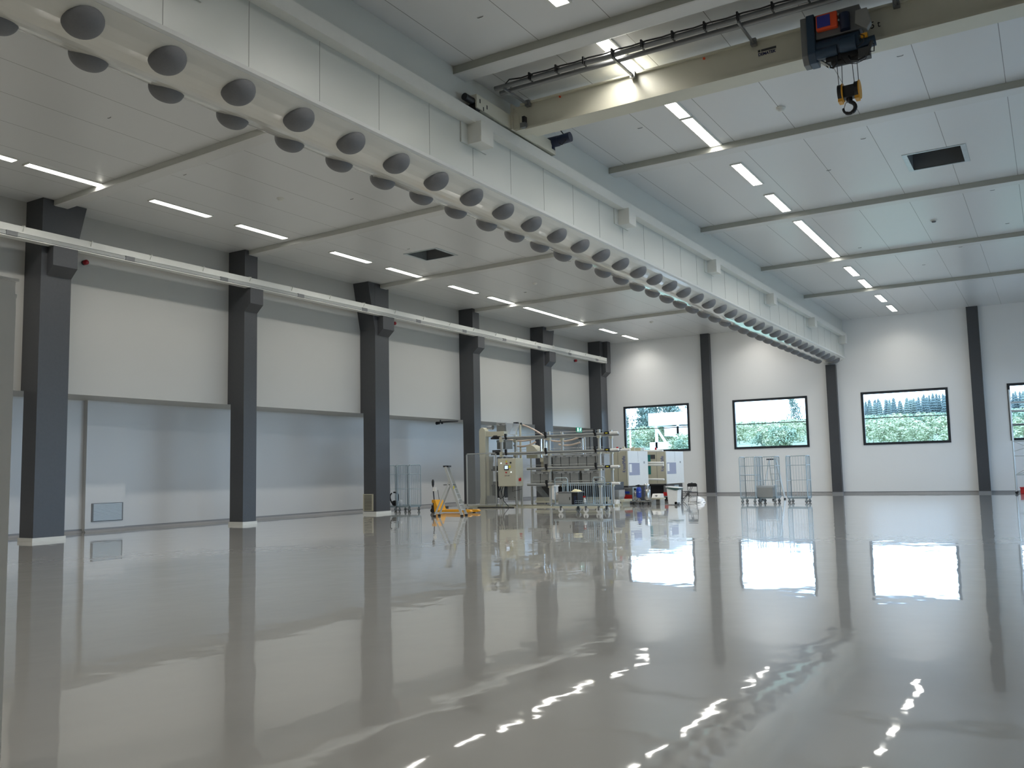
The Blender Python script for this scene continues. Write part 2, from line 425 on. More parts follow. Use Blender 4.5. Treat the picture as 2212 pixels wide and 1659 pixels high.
# ceiling vents
for (x0, x1, y0, y1), lab in ((VR, 'open rectangular roof vent with galvanised frame in the right ceiling'), (VL, 'open rectangular roof vent in the left ceiling beside the strip lights')):
    v = thing('roof_vent', lab, 'vent', ((x0+x1)/2, (y0+y1)/2, ZC))
    f = MB()
    for a, b, c, d in grid_rects(x0-.10, x1+.10, y0-.04, y1+.04, [(x0+.02, x1-.02, y0+.02, y1-.02)]): f.box(a, b, c, d, ZC-.015, ZC+.0)
    f.build('vent_frame', 'duct_metal', v)
    s = MB().box(x0-.02, x0+.01, y0, y1, ZC+.01, ZC+.9).box(x1-.01, x1+.02, y0, y1, ZC+.01, ZC+.9).box(x0, x1, y0-.02, y0+.01, ZC+.01, ZC+.9)
    s.build('shaft_sides', 'duct_metal', v)
    MB().box(x0, x1, y1-.01, y1+.02, ZC+.01, ZC+.9).build('shaft_back', 'mid_grey', v)
    MB().box(x0, x1, y0, y1, ZC+.5, ZC+.55).build('damper', 'dark_grey', v)
# smoke detectors / sprinkler caps
for x, y, lab in ((-2.81,31.1,'grey round smoke detector in the right ceiling beyond the roof vent'), (-17.9,43.9,'round smoke detector in the far left ceiling'), (-4.58,19.1,'small white disc detector on the ceiling near the crane hook'), (-18.08,17.4,'round smoke detector on the near left ceiling by the strip lights'), (-18.0,31.6,'round smoke detector on the ceiling beyond the left roof vent')):
    d = thing('smoke_detector', lab, 'detector', (x, y, ZC))
    MB().lathe((x,y,ZC), [(.10,0),(.10,-.03),(.0,-.03)], 16).build('detector_base', 'trim_white', d)
    MB().lathe((x,y,ZC), [(.07,-.03),(.06,-.07),(.001,-.08)], 16).build('sensor', 'mid_grey' if x > -3 else 'trim_white', d)
cap = None
for x, y in [(-13.6,10.2),(-16.9,11.3),(-15.2,13.0),(-18.6,14.6),(-12.6,16.2),(-16.5,18.6),(-13.0,22.8),(-18.7,24.0),(-15.0,29.0),(-19.3,33.0),(-12.0,26.0),(-14.5,36.0),(-2.0,17.9),(-3.4,22.1),(-.9,20.9),(-4.6,24.0),(-1.0,28.6),(-6.1,28.0),(-2.4,35.6),(-3.9,38.0),(-.8,33.0),(-5.5,33.5),(-7.6,18.4),(-7.9,12.2),(-5.3,12.0),(-1.7,14.9)]:
    if cap is None:
        cap = MB().path([(-.06,0,.0),(-.04,0,-.012),(.04,0,-.012),(.06,0,.0)], .006, 6).build('ceiling_hook', 'mid_grey', None)
        cap.location = (x, y, ZC); tag(cap, 'small curved metal hook fixed to a ceiling panel', 'hook', 'small hooks on the ceiling')
    else:
        o = cap.copy(); C.objects.link(o); o.location = (x, y, ZC)

# ------------------------------------------------------------------ overhead crane
cr = thing('bridge_crane', 'cream bridge crane beam with end truck spanning above the right aisle', 'crane', (-3, 15.4, 8.5))
MB().box(-9.05, 4.1, 15.24, 15.58, 8.60, 9.10).build('bridge_beam', 'cream_steel', cr)
MB().box(-8.78, 4.1, 15.18, 15.66, 8.555, 8.60).box(-8.9, 4.1, 15.18, 15.66, 9.10, 9.13).build('flange', 'cream_steel', cr)
MB().box(-9.12, -9.08, 15.16, 16.2, 8.62, 9.16).build('end_plate', 'cream_steel', cr)
MB().prism([(-9.08,9.10),(-9.08,8.62),(-8.95,8.62),(-8.95,8.9)], 1, 15.22, 15.25).build('gusset', 'cream_steel', cr)
MB().box(-9.32, -9.12, 13.9, 17.1, 8.66, 8.93).build('end_truck', 'cream_steel', cr)
MB().tube((-9.31, 13.98, 8.70), (-9.15, 13.98, 8.70), .10, 16).build('truck_wheel', 'black', cr)
MB().tube((-9.22, 13.9, 8.80), (-9.22, 13.62, 8.80), .07, 14).build('buffer', 'black', cr)
MB().box(-9.119, -9.115, 14.0, 14.03, 8.78, 8.86).box(-9.119, -9.115, 14.25, 14.28, 8.74, 8.82).box(-9.119, -9.115, 14.12, 14.15, 8.66, 8.74).build('slots', 'black', cr)
MB().box(-8.86, -8.74, 15.1, 15.2, 8.58, 8.68).build('limit_switch', 'mid_grey', cr)
MB().box(-8.80, -8.74, 15.08, 15.18, 8.68, 8.80).build('switch_box', 'black', cr)
mo = MB().tube((-9.22, 17.0, 8.75), (-9.24, 17.0, 8.98), .13, 16).tube((-9.24, 17.0, 8.93), (-8.98, 17.0, 8.93), .12, 14).build('drive_motor', 'navy', cr)
MB().tube((-9.02, 17.0, 8.93), (-8.68, 17.0, 8.96), .11, 16).build('motor_housing', 'navy', mo)
MB().path([(-8.85,17,9.05),(-8.88,16.9,9.12),(-8.95,16.5,9.25)], .012, 6).path([(-8.95,16.95,8.86),(-8.85,16.9,8.78),(-8.75,16.9,8.85),(-8.76,16.95,8.95)], .01, 6).build('motor_cable', 'black', mo)
text('maker_lettering', 'DEMATEK', .075, (-4.0, 15.235, 8.835), 'text_navy', cr, bold=.0022, sx=.92)
lb = MB().box(-3.945, -3.68, 15.233, 15.238, 8.905, 8.945).box(-4.0, -3.96, 15.233, 15.238, 8.905, 8.945).build('maker_bar', 'dark_grey', cr)
text('capacity_lettering', '5 t', .17, (-2.13, 15.235, 8.80), 'black', cr, sx=.85)
MB().box(-5.0, -4.965, 15.2, 15.235, 9.04, 9.07).box(-8.0, -7.97, 15.2, 15.235, 9.05, 9.08).build('reflector', 'orange', cr)
for x in (-8.7, -6.37, -4.05, -1.7, .65):
    MB().obox((x, 14.24, 9.06), (x, 15.22, 9.06), .035, .05).box(x-.05, x+.05, 15.12, 15.22, 9.02, 9.14).build('track_arm', 'track_grey', cr)
ft = thing('festoon_track', 'pair of grey festoon tubes with a tied black cable beside the crane beam', 'cable track', (-3, 14.4, 9.1))
MB().tube((-8.93, 14.28, 9.12), (4.1, 14.28, 9.12), .048, 12).build('upper_tube', 'track_grey', ft)
MB().tube((-8.93, 14.48, 9.10), (4.1, 14.48, 9.10), .048, 12).build('lower_tube', 'track_grey', ft)
pts = [(-8.6,14.35,9.08),(-8.68,14.25,9.14),(-8.55,14.2,9.17)] + [(-8.3+.29*k, 14.22, 9.16+.012*math.sin(k*math.pi)) for k in range(43)]
pts = [(p[0], p[1], p[2] + (.0 if i % 2 else .015)) for i, p in enumerate(pts)]
MB().path(pts, .016, 6).build('cable', 'black', ft)
for k in range(21): MB().box(-8.12+.58*k, -8.09+.58*k, 14.18, 14.33, 9.07, 9.21).build('cable_tie', 'black', ft)

h = thing('hoist', 'dark blue electric rope hoist hanging from the crane beam', 'hoist', (-2.6, 15.0, 8.5))
MB().prism([(14.80,8.42),(14.92,8.30),(15.12,8.30),(15.16,8.42),(15.16,9.08),(14.80,9.08)], 0, -3.16, -3.06).build('gear_cover', 'mid_grey', h, bevel=.01)
MB().prism([(14.78,8.42),(14.90,8.30),(15.14,8.30),(15.18,8.42),(15.18,9.10),(14.78,9.10)], 0, -3.06, -2.93).build('gearbox', 'hoist_blue', h, bevel=.012)
MB().box(-2.93, -2.22, 14.86, 15.16, 8.68, 9.10).build('control_box', 'mid_grey', h, bevel=.01)
ob = MB().box(-2.90, -2.56, 14.76, 14.86, 8.78, 9.05).build('radio_receiver', 'orange', h, bevel=.02)
MB().box(-2.88, -2.67, 14.754, 14.76, 8.82, 9.02).build('label_panel', 'label_blue', ob)
MB().box(-2.555, -2.53, 14.78, 14.81, 8.96, 9.0).box(-2.555, -2.53, 14.78, 14.81, 8.86, 8.90).build('plug', 'steel', ob)
MB().tube((-2.94, 14.98, 8.52), (-2.25, 14.98, 8.52), .17, 24).build('rope_drum', 'hoist_blue', h)
MB().tube((-2.93, 14.86, 8.42), (-2.60, 14.86, 8.42), .09, 16).tube((-2.55, 14.84, 8.46), (-2.30, 14.84, 8.46), .12, 20).build('brake_housing', 'hoist_blue', h)
MB().box(-2.80, -2.30, 14.9, 15.1, 8.26, 8.40).tube((-2.72,15.0,8.28),(-2.3,15.0,8.28),.09,14).build('rope_guide', 'black', h)
MB().tube((-2.45, 14.82, 8.98), (-2.45, 14.82, 8.70), .08, 16).build('trolley_motor', 'navy', h)
MB().prism([(-2.30,8.76),(-2.12,8.62),(-2.05,8.72),(-2.10,8.98),(-2.28,8.98)], 1, 14.80, 14.92).build('junction_cover', 'crate_grey', h, bevel=.01)
MB().box(-2.22, -2.12, 14.80, 14.86, 8.50, 8.56).build('warning_tag', 'yellow', h)
MB().tube((-2.3, 14.92, 8.42), (-2.02, 14.95, 8.46), .09, 14).build('side_motor', 'hoist_blue', h)
MB().box(-2.28, -2.10, 14.84, 14.98, 8.18, 8.34).tube((-2.16,14.86,8.2),(-2.06,14.86,8.42),.03,10).build('limit_gear', 'dark_grey', h)
MB().tube((-2.87,14.9,8.30),(-2.72,14.85,8.14),.03,10).build('chain_guide', 'steel', h)
MB().path([(-2.85,14.9,8.3),(-2.76,14.85,8.16),(-2.68,14.85,8.12),(-2.62,14.85,8.17),(-2.62,14.88,8.32)], .018, 8).path([(-2.44,14.9,8.28),(-2.40,14.85,8.18),(-2.28,14.85,8.15),(-2.18,14.85,8.18),(-2.15,14.88,8.26)], .016, 8).path([(-2.55,14.9,8.28),(-2.48,14.85,8.14),(-2.32,14.83,8.09),(-2.17,14.83,8.13),(-2.12,14.86,8.26)], .006, 6).path([(-2.10,14.86,8.4),(-2.03,14.86,8.36),(-2.04,14.86,8.24),(-2.10,14.86,8.25),(-2.12,14.86,8.32)], .01, 6).path([(-2.24,14.8,8.56),(-2.16,14.76,8.50),(-2.18,14.78,8.40),(-2.28,14.8,8.36)], .008, 6).build('cables', 'black', h)
ropes = MB()
for a, b in ((-2.645,-2.63),(-2.565,-2.575),(-2.41,-2.385),(-2.33,-2.32)): ropes.tube((a,14.98,8.30),(b,14.98,7.80),.006,6)
ropes.build('wire_ropes', 'dark_grey', h)
hb = MB().box(-2.58, -2.385, 14.90, 15.06, 7.60, 7.80).tube((-2.48,14.98,7.62),(-2.48,14.98,7.54),.05,12).build('hook_block', 'black', h, bevel=.01)
for x0, x1 in ((-2.645,-2.58),(-2.385,-2.32)):
    MB().tube((x0,14.98,7.71),(x1,14.98,7.71),.14,24).build('sheave_cover', 'black', hb)
    MB().tube((x1-.0,14.98,7.71),(x1+.018,14.98,7.71),.155,24).build('sheave_flange', 'yellow_pulley', hb)
    MB().box(x0, x1, 14.9, 15.06, 7.545, 7.60).build('sheave_guard', 'yellow_pulley', hb)
arc = [(-2.48,14.98,7.58),(-2.465,14.98,7.53)] + [(-2.49+.095*math.cos(R(a)), 14.98, 7.435+.095*math.sin(R(a))) for a in range(55, -200, -20)]
MB().path(arc[:9], .033, 10).path(arc[8:12], .028, 10).path(arc[11:], .02, 10).build('hook', 'black', hb)
MB().path([(-2.50,14.98,7.56),(-2.545,14.98,7.52),(-2.575,14.98,7.44)], .008, 6).build('safety_latch', 'steel', hb)

# ------------------------------------------------------------------ small wall things
for y, z, lab in ((15.37,7.99,'dark red alarm beacon on the left wall beside the thick nearest column'), (29.7,8.06,'small red alarm beacon peeking out behind the column with the grille'), (46.75,8.06,'red alarm beacon on the far left wall before the corner column')):
    a = thing('alarm_beacon', lab, 'alarm', (-24.05, y, z))
    MB().tube((-24.06,y,z),(-24.0,y,z),.075,16).build('beacon_base', 'dark_grey', a)
    MB().lathe((-24.0,y,z), [(.075,0),(.075,.09),(.05,.13),(.001,.135)], 16, (1,0,0)).build('beacon_lens', 'alarm_red', a)
es = thing('exit_sign', 'green and white emergency exit sign with running figure under the far left overhang', 'sign', (-24.1, 46.9, 3.9))
MB().box(-24.0, -23.94, 46.62, 47.26, 3.80, 4.08).build('sign_box', 'green_sign', es)
g = MB().box(-23.938, -23.934, 46.66, 46.78, 3.84, 4.05)
g.obox((-23.936,47.02,3.90),(-23.936,47.10,4.02),.004,.045,(1,0,0)); g.obox((-23.936,47.02,3.90),(-23.936,47.13,3.84),.004,.03,(1,0,0)); g.obox((-23.936,47.03,3.90),(-23.936,46.93,3.85),.004,.03,(1,0,0)); g.obox((-23.936,47.08,4.0),(-23.936,46.98,3.97),.004,.025,(1,0,0)); g.obox((-23.936,47.09,4.0),(-23.936,47.17,3.95),.004,.025,(1,0,0)); g.box(-23.938,-23.934,47.09,47.14,4.02,4.06)
g.obox((-23.936,46.82,3.94),(-23.936,46.90,3.94),.004,.03,(1,0,0))
g.build('running_figure', 'white_glow', es)
vg = thing('wall_grille', 'pale grey ventilation grille low on the recessed left wall', 'vent', (-25.58, 17.35, .6))
MB().box(-25.58, -25.555, 16.81, 17.89, .311, .879).build('grille_frame', 'mid_grey', vg)
s = MB()
for k in range(22): s.box(-25.555, -25.545, 16.86, 17.84, .34+k*.024, .352+k*.024)
s.build('grille_slats', 'alu', vg)
vp = thing('pipe_valve', 'black pipe with valve handles under the overhang left of the fourth column', 'valve', (-24.6, 33.7, 3.95))
MB().tube((-24.95,34.0,3.97),(-23.7,34.0,3.97),.035,10).tube((-24.7,34.0,3.97),(-24.7,34.0,4.08),.03,8).build('pipe', 'dark_grey', vp)
MB().tube((-24.95,34.0,3.93),(-24.75,34.0,3.93),.06,12).tube((-24.6,34,3.97),(-24.6,34,3.88),.05,12).obox((-24.9,33.95,3.86),(-24.7,33.95,3.90),.02,.02).build('valve_body', 'black', vp)

# ------------------------------------------------------------------ foreground post
fp = thing('steel_post', 'white steel post with bolted rounded head at the left photo edge', 'post', (-5.05, 2.6, 0))
x1 = -4.88; yq = 2.6
MB().box(x1-.34, x1-.0, yq, yq+.02, 0, 2.62).box(x1-.0, x1+.02, yq-.06, yq+.11, 0, 2.62).box(x1-.36, x1-.34, yq-.06, yq+.1, 0, 2.62).build('channel_section', 'post_white', fp)
MB().box(x1-.38, x1+.012, yq-.08, yq+.12, 2.62, 2.64).box(x1-.38, x1+.02, yq-.085, yq+.125, 2.71, 2.725).box(x1-.37, x1+.01, yq-.07, yq+.11, 2.64, 2.71).build('cap_plates', 'post_white', fp)
hp = [(x1+.0,2.725),(x1+.0,2.75),(x1-.12,2.865),(x1-.17,2.89),(x1-.23,2.89),(x1-.36,2.75),(x1-.36,2.725)]
MB().prism(hp, 1, yq-.03, yq-.005).build('rounded_head', 'post_white', fp)
MB().tube((x1-.20,yq-.035,2.80),(x1-.20,yq+.0,2.80),.035,18).build('bolt_hole', 'black', fp)
MB().box(x1-.40, x1+.04, yq-.12, yq+.16, 0, .015).build('base_plate', 'post_white', fp)

# ------------------------------------------------------------------ tube rack conveyor
rk = thing('conveyor_rack', 'long steel tube rack with four levels of roller rails and white tube ends', 'conveyor', (-18.5, 34.4, 0))
for x in (-21.30, -18.84, -16.42):
    for y in (34.0, 35.2):
        p = MB().box(x-.045, x+.045, y-.045, y+.045, .09, 3.28).build('post', 'alu', rk)
        MB().tube((x,y,0),(x,y,.09),.05,10).build('foot', 'steel', p)
        for z in (3.0, 2.33, 1.63, .93):
            MB().box(x-.07, x+.07, y-.09, y+.06, z-.09, z+.13).box(x+.05, x+.13, y-.07, y-.01, z+.05, z+.13).build('joint_bracket', 'cream', p)
for z in (3.10, 2.40, 1.70, 1.00):
    x0 = -21.2 if z > 2 else -19.95
    for y in (33.9, 35.1):
        rr = MB().box(x0, -16.0, y-.025, y+.025, z-.02, z+.035).box(x0, -16.0, y-.025, y+.025, z-.085, z-.06).box(x0, -16.0, y-.01, y+.01, z-.07, z).build('roller_rail', 'alu', rk)
        MB().box(x0, -16.0, y-.02, y+.02, z-.055, z-.035).build('rail_slot', 'black', rr)
        if y > 35 and z != 2.40: continue
        MB().tube((-15.95,y,z),(-15.50,y,z),.05,16).build('white_tube_end', 'white_plastic', rk)
        if y > 35: continue
        c = MB().box(-16.12,-15.88,y-.06,y+.05,z-.06,z+.06).build('tube_clamp', 'black', rk)
        MB().box(-16.06,-15.95,y-.064,y-.06,z-.02,z+.02).build('clamp_window', 'sticker_yellow', c)
        MB().tube((x0,y+.02,z+.13),(-16.2,y+.02,z+.13),.008,6).build('guide_wire', 'alu', rk)
        for x in (-21.0, -18.95, -16.55):
            if x > x0: MB().box(x-.05, x+.03, y-.07, y+.02, z+.0, z+.17).box(x-.02,x+.05,y-.07,y-.02,z-.1,z+.02).build('guide_holder', 'black', rk)
MB().box(-22.95, -16.2, 33.75, 33.9, .0, .05).box(-22.95, -16.2, 35.2, 35.3, .0, .05).build('base_rail', 'cream', rk)

# grey crates on the rack
def crate(w, d, hh, m='crate_grey'):
    t = thing('storage_crate', '', 'crate', (0,0,0))
    b = MB(); tw = .012
    b.box(-w/2, w/2, -d/2, d/2, 0, .02).box(-w/2, w/2, -d/2, -d/2+tw, .02, hh).box(-w/2, w/2, d/2-tw, d/2, .02, hh).box(-w/2, -w/2+tw, -d/2, d/2, .02, hh).box(w/2-tw, w/2, -d/2, d/2, .02, hh)
    b.build('crate_body', m, t, local=True)
    MB().box(-w/2-.01, w/2+.01, -d/2-.012, -d/2, hh-.035, hh).box(-w/2-.01, w/2+.01, d/2, d/2+.012, hh-.035, hh).box(-w/2-.012, -w/2, -d/2, d/2, hh-.035, hh).box(w/2, w/2+.012, -d/2, d/2, hh-.035, hh).build('rim', m, t, local=True)
    MB().box(-.06, .06, -d/2-.016, -d/2-.012, hh-.08, hh-.045).build('hand_slot', 'black', t, local=True)
    f = MB(); f.box(-w/2+.02, w/2-.02, -d/2+.02, d/2-.02, hh*.75, hh+.01)
    for k in range(7):
        x = -w/2+w*k/6.; f.add([(x-.02,-d/2-.02,hh-.09-.02*(k%3)),(x+w/6,-d/2-.02,hh-.06-.02*(k%2)),(x+w/6,-d/2,hh+.03),(x-.02,-d/2,hh+.02)], [(0,1,2,3)])
    f.build('film_liner', 'film', t, local=True)
    return t
cp = crate(.385, .58, .50); first = True
low = [-19.66,-19.24,-18.6,-18.18,-17.76,-17.2,-16.78]
up = [-19.08,-18.62,-18.2,-17.78,-17.36,-16.94,-16.52]
ordn = ['first','second','third','fourth','fifth','sixth','seventh']
for i, x in enumerate(low):
    lab = 'grey plastic crate with film liner, %s from the left on the lowest rack level' % ordn[i]
    if first: cp.location = (x, 34.5, 1.04); cp['label'] = lab; cp['group'] = 'grey crates on the tube rack'; first = False
    else: dup(cp, (x, 34.5, 1.04), label=lab)
for i, x in enumerate(up): dup(cp, (x, 34.5, 1.74), label='grey plastic crate under wrinkled film, %s from the left on the second rack level' % ordn[i])
cq = crate(.46, .6, .40, 'crate_dark'); cq.location = (-21.45, 34.5, 3.38); cq['label'] = 'grey crate with loose clear film on top of the lift arm'; cq['group'] = 'crates beside the elevator duct'
dup(cq, (-21.45, 34.5, 2.60), label='grey crate beside the elevator duct on the second lift level from top')
dup(cq, (-21.45, 34.5, 1.84), label='grey crate beside the elevator duct on the third lift level from top')
dup(cq, (-21.5, 34.5, 1.14), label='grey crate beside the elevator duct on the lowest lift level')
pb_ = MB().prism([(-21.2,3.78),(-20.80,3.75),(-20.86,3.6),(-20.98,3.42),(-21.02,3.2),(-21.2,3.2)], 1, 34.25, 34.8).build('plastic_film', 'film', None)
tag(pb_, 'crumpled clear plastic film draped at the top left of the rack', 'plastic film')

ed = thing('elevator_duct', 'tall cream vertical elevator duct with rounded top and kinked foot', 'duct', (-22.3, 34, 0))
pf = [(-22.50,.10),(-22.20,.10),(-22.16,.45),(-22.16,2.25),(-22.12,2.3),(-22.12,3.45),(-22.16,3.54),(-22.24,3.60),(-22.34,3.60),(-22.42,3.54),(-22.46,3.45),(-22.46,2.30),(-22.44,2.25),(-22.44,.45)]
MB().prism(pf, 1, 33.9, 34.2).build('duct_casing', 'cream', ed, bevel=.015)
MB().box(-22.12, -21.98, 33.95, 34.3, .3, 2.0).box(-22.12,-21.96,33.93,34.32,2.0,2.28).build('rear_casing', 'beige_panel', ed)
MB().prism([(-22.12,3.18),(-21.14,3.18),(-21.14,3.40),(-21.95,3.40),(-22.12,3.44)], 1, 33.95, 34.25).build('top_arm', 'cream', ed)
MB().tube((-22.05,34.0,3.60),(-21.80,34.0,3.60),.09,16).tube((-21.84,34.0,3.6),(-21.76,34.0,3.6),.11,16).build('drive_motor', 'chrome', ed)
for z in (3.12, 2.40, 1.68, .98):
    MB().box(-21.95, -21.25, 34.1, 34.7, z-.06, z+.02).box(-21.8,-21.4,33.98,34.12,z,z+.16).tube((-21.7,33.96,z+.07),(-21.5,33.96,z+.07),.04,8).build('lift_bracket', 'dark_grey', ed)
MB().box(-22.0,-21.4,34.2,34.8,.40,.92).build('lower_housing', 'dark_grey', ed)
MB().box(-22.1,-21.7,33.92,34.2,.14,.5).build('foot_box', 'crate_grey', ed)
MB().box(-22.9,-21.3,33.95,34.8,.04,.1).build('foot_frame', 'cream', ed)
gp = thing('guard_panel', 'clear acrylic safety guard in thin aluminium frame before the elevator duct', 'guard', (-22.15, 33.6, 0))
MB().box(-22.98,-22.93,33.58,33.62,.02,2.44).box(-21.40,-21.35,33.58,33.62,.02,2.44).box(-22.98,-21.35,33.58,33.62,2.39,2.44).box(-22.98,-21.35,33.58,33.62,.08,.12).build('guard_frame', 'alu', gp)
MB().box(-22.93,-21.40,33.595,33.605,.12,2.39).build('acrylic_sheet', 'plexi', gp)

cc = thing('control_cabinet', 'cream electrical control cabinet with touch screen and red isolator switch', 'cabinet', (-20.5, 33.5, 0))
MB().box(-21.12,-20.18,33.35,33.95,.93,2.16).build('cabinet_body', 'cream', cc, bevel=.01)
MB().box(-21.10,-20.20,33.335,33.35,.95,2.14).build('cabinet_door', 'cream', cc, bevel=.006)
MB().box(-20.78,-20.54,33.32,33.335,1.64,1.85).build('screen_bezel', 'dark_grey', cc)
MB().box(-20.74,-20.58,33.315,33.32,1.69,1.83).build('touch_screen', 'screen', cc)
MB().box(-20.54,-20.44,33.32,33.333,1.73,1.84).build('yellow_note', 'sticker_yellow', cc)
MB().prism([(-20.71,1.99),(-20.61,1.99),(-20.66,2.08)], 1, 33.325, 33.334).build('warning_triangle', 'sticker_yellow', cc)
MB().box(-20.69,-20.60,33.325,33.334,1.92,1.95).tube((-20.67,33.33,1.54),(-20.67,33.29,1.54),.03,14).build('red_button', 'red', cc)
MB().tube((-20.93,33.33,1.95),(-20.93,33.30,1.95),.025,14).tube((-20.42,33.33,1.55),(-20.42,33.30,1.55),.025,14).build('white_button', 'white_glow', cc)
MB().tube((-20.43,33.33,1.96),(-20.43,33.29,1.96),.035,14).build('selector_knob', 'black', cc)
MB().box(-20.745,-20.715,33.325,33.334,1.38,1.41).build('maker_dot', 'red', cc)
MB().box(-20.70,-20.55,33.327,33.334,1.385,1.40).box(-20.56,-20.52,33.327,33.334,1.385,1.415).build('maker_name_mark', 'dark_grey', cc)
MB().box(-20.18,-20.12,33.55,33.68,1.15,1.27).obox((-20.12,33.62,1.16),(-20.12,33.62,1.30),.03,.03).build('isolator_switch', 'red', cc)
for q, y_ in ((-21.1,33.4),(-20.9,33.4),(-20.24,33.4),(-20.24,33.85)): MB().box(q,q+.04,y_,y_+.04,0,.93).build('leg', 'alu', cc)
MB().box(-20.85,-20.2,33.7,33.76,.30,.93).build('lower_panel', 'crate_grey', cc)
MB().path([(-21.0,33.4,.93),(-21.15,33.35,.6),(-21.0,33.35,.38),(-20.85,33.38,.5),(-20.8,33.4,.93)], .022, 8).path([(-20.9,33.4,.93),(-20.95,33.35,.7),(-20.85,33.35,.3),(-20.7,33.5,.05)], .016, 8).path([(-20.4,33.4,.93),(-20.42,33.4,.7),(-20.2,33.4,.75),(-20.05,33.6,.8)], .01, 6).path([(-20.45,33.6,.45),(-20.35,33.6,.4),(-20.3,33.6,.8)], .01, 6).build('cables', 'black', cc)

# machinery behind the rack
mb_ = thing('washing_machine_line', 'grey industrial washing machine body behind the tube rack', 'machine', (-19, 35.8, 0))
MB().box(-20.1,-16.85,35.45,37.3,.35,1.0).build('machine_body', 'dark_grey', mb_)
MB().box(-20.1,-17.9,35.45,36.8,1.0,2.1).build('upper_body', 'beige_panel', mb_)
MB().box(-20.3,-16.7,35.3,35.45,.18,.38).box(-19.8,-16.4,34.3,34.42,.18,.24).build('base_beam', 'cream', mb_)
MB().box(-18.6,-16.9,35.40,35.45,.45,.95).build('dark_opening', 'black', mb_)
MB().tube((-19.2,35.45,.8),(-19.2,35.30,.8),.20,20).build('round_port', 'black', mb_)
MB().prism([(-19.95,1.98),(-19.35,1.98),(-19.35,2.16),(-19.95,2.16)], 1, 35.1, 35.5).build('top_cover', 'cream', mb_)
MB().prism([(-20.72,2.16),(-20.14,2.16),(-20.14,2.5),(-20.3,2.68),(-20.5,2.78),(-20.72,2.72)], 1, 35.2, 35.8).build('hopper', 'cream', mb_)
MB().tube((-20.0,35.3,2.1),(-20.0,35.3,3.1),.055,12).tube((-19.75,35.35,2.1),(-19.75,35.35,2.9),.04,12).build('chrome_pipe', 'chrome', mb_)
MB().tube((-19.55,35.1,1.86),(-19.3,35.1,1.86),.08,14).build('blue_motor', 'bottle_blue', mb_)
MB().obox((-19.85,34.5,.95),(-19.2,34.5,.25),.10,.22).build('feed_chute', 'plexi', mb_)
MB().path([(-19.0,35.2,.9),(-18.9,35.1,.6),(-19.1,35.1,.4),(-19.5,35.1,.3)], .02, 8).path([(-18.7,35.2,.9),(-18.75,35.1,.6),(-19.0,35.1,.35)], .016, 8).build('hoses_black', 'black', mb_)
MB().box(-17.6,-16.9,35.35,35.45,1.02,2.30).build('rear_screen', 'crate_dark', mb_)
for x in (-20.9, -20.2, -18.1):
    MB().box(x-.04,x+.04,35.9,35.98,0,3.1).build('support_column', 'alu', mb_)
MB().tube((-18.24,36.0,2.1),(-18.24,36.0,3.0),.06,14).build('silver_funnel', 'chrome', mb_)
MB().tube((-18.42,36.0,3.03),(-18.24,36.0,3.0),.07,10).build('blue_cap', 'navy', mb_)
def sag(a, b, s, n=14):
    a = Vector(a); b = Vector(b)
    return [a+(b-a)*(k/n)+Vector((0,0,-s*4*(k/n)*(1-k/n))) for k in range(n+1)]
for i, (a, b, s, lab) in enumerate((((-22.3,35.7,3.18),(-20.2,35.7,3.16),.18,'pink translucent hose sagging over the left bay of the rack'), ((-21.7,35.7,2.80),(-20.5,35.7,2.92),.12,'lower pink hose sagging behind the control cabinet'), ((-20.2,35.7,3.12),(-18.2,35.7,3.06),.2,'translucent hose sagging over the right bay of the rack'), ((-19.3,35.7,2.76),(-18.2,35.7,2.82),.08,'lower translucent hose right of the middle rack post'), ((-21.3,35.9,3.75),(-20.0,35.8,3.10),-.06,'beige hose sloping down from the overhang valve'))):
    o = MB().path(sag(a, b, s), .038, 8).build('hose', 'hose', None); tag(o, lab, 'hose', 'hoses over the tube rack')
sp = thing('supply_pipe', 'pale vertical supply pipe rising to the black manifold above the rack', 'pipe', (-21.5, 36.0, 0))
MB().tube((-21.50,36.0,0.0),(-21.50,36.0,3.85),.055,12).tube((-21.72,36.0,0.0),(-21.72,36.0,3.85),.035,12).build('pipe_run', 'cream', sp)
MB().tube((-22.0,36.0,3.76),(-21.42,36.0,3.82),.05,10).box(-21.85,-21.6,35.95,36.05,3.82,3.90).build('manifold', 'black', sp)
tp = thing('tripod_stand', 'thin black stand on top of the machine right of the chrome funnel', 'stand', (-17.96, 36.2, 2.10))
MB().tube((-17.96,36.2,2.10),(-17.96,36.2,3.05),.025,8).build('pole', 'black', tp)
for dx in (-.2, .2): MB().obox((-17.96,36.2,2.34),(-17.96+dx,36.2,2.10),.02,.02).build('leg', 'black', tp)
MB().box(-18.03,-17.89,36.15,36.25,3.05,3.12).build('stand_head', 'black', tp)

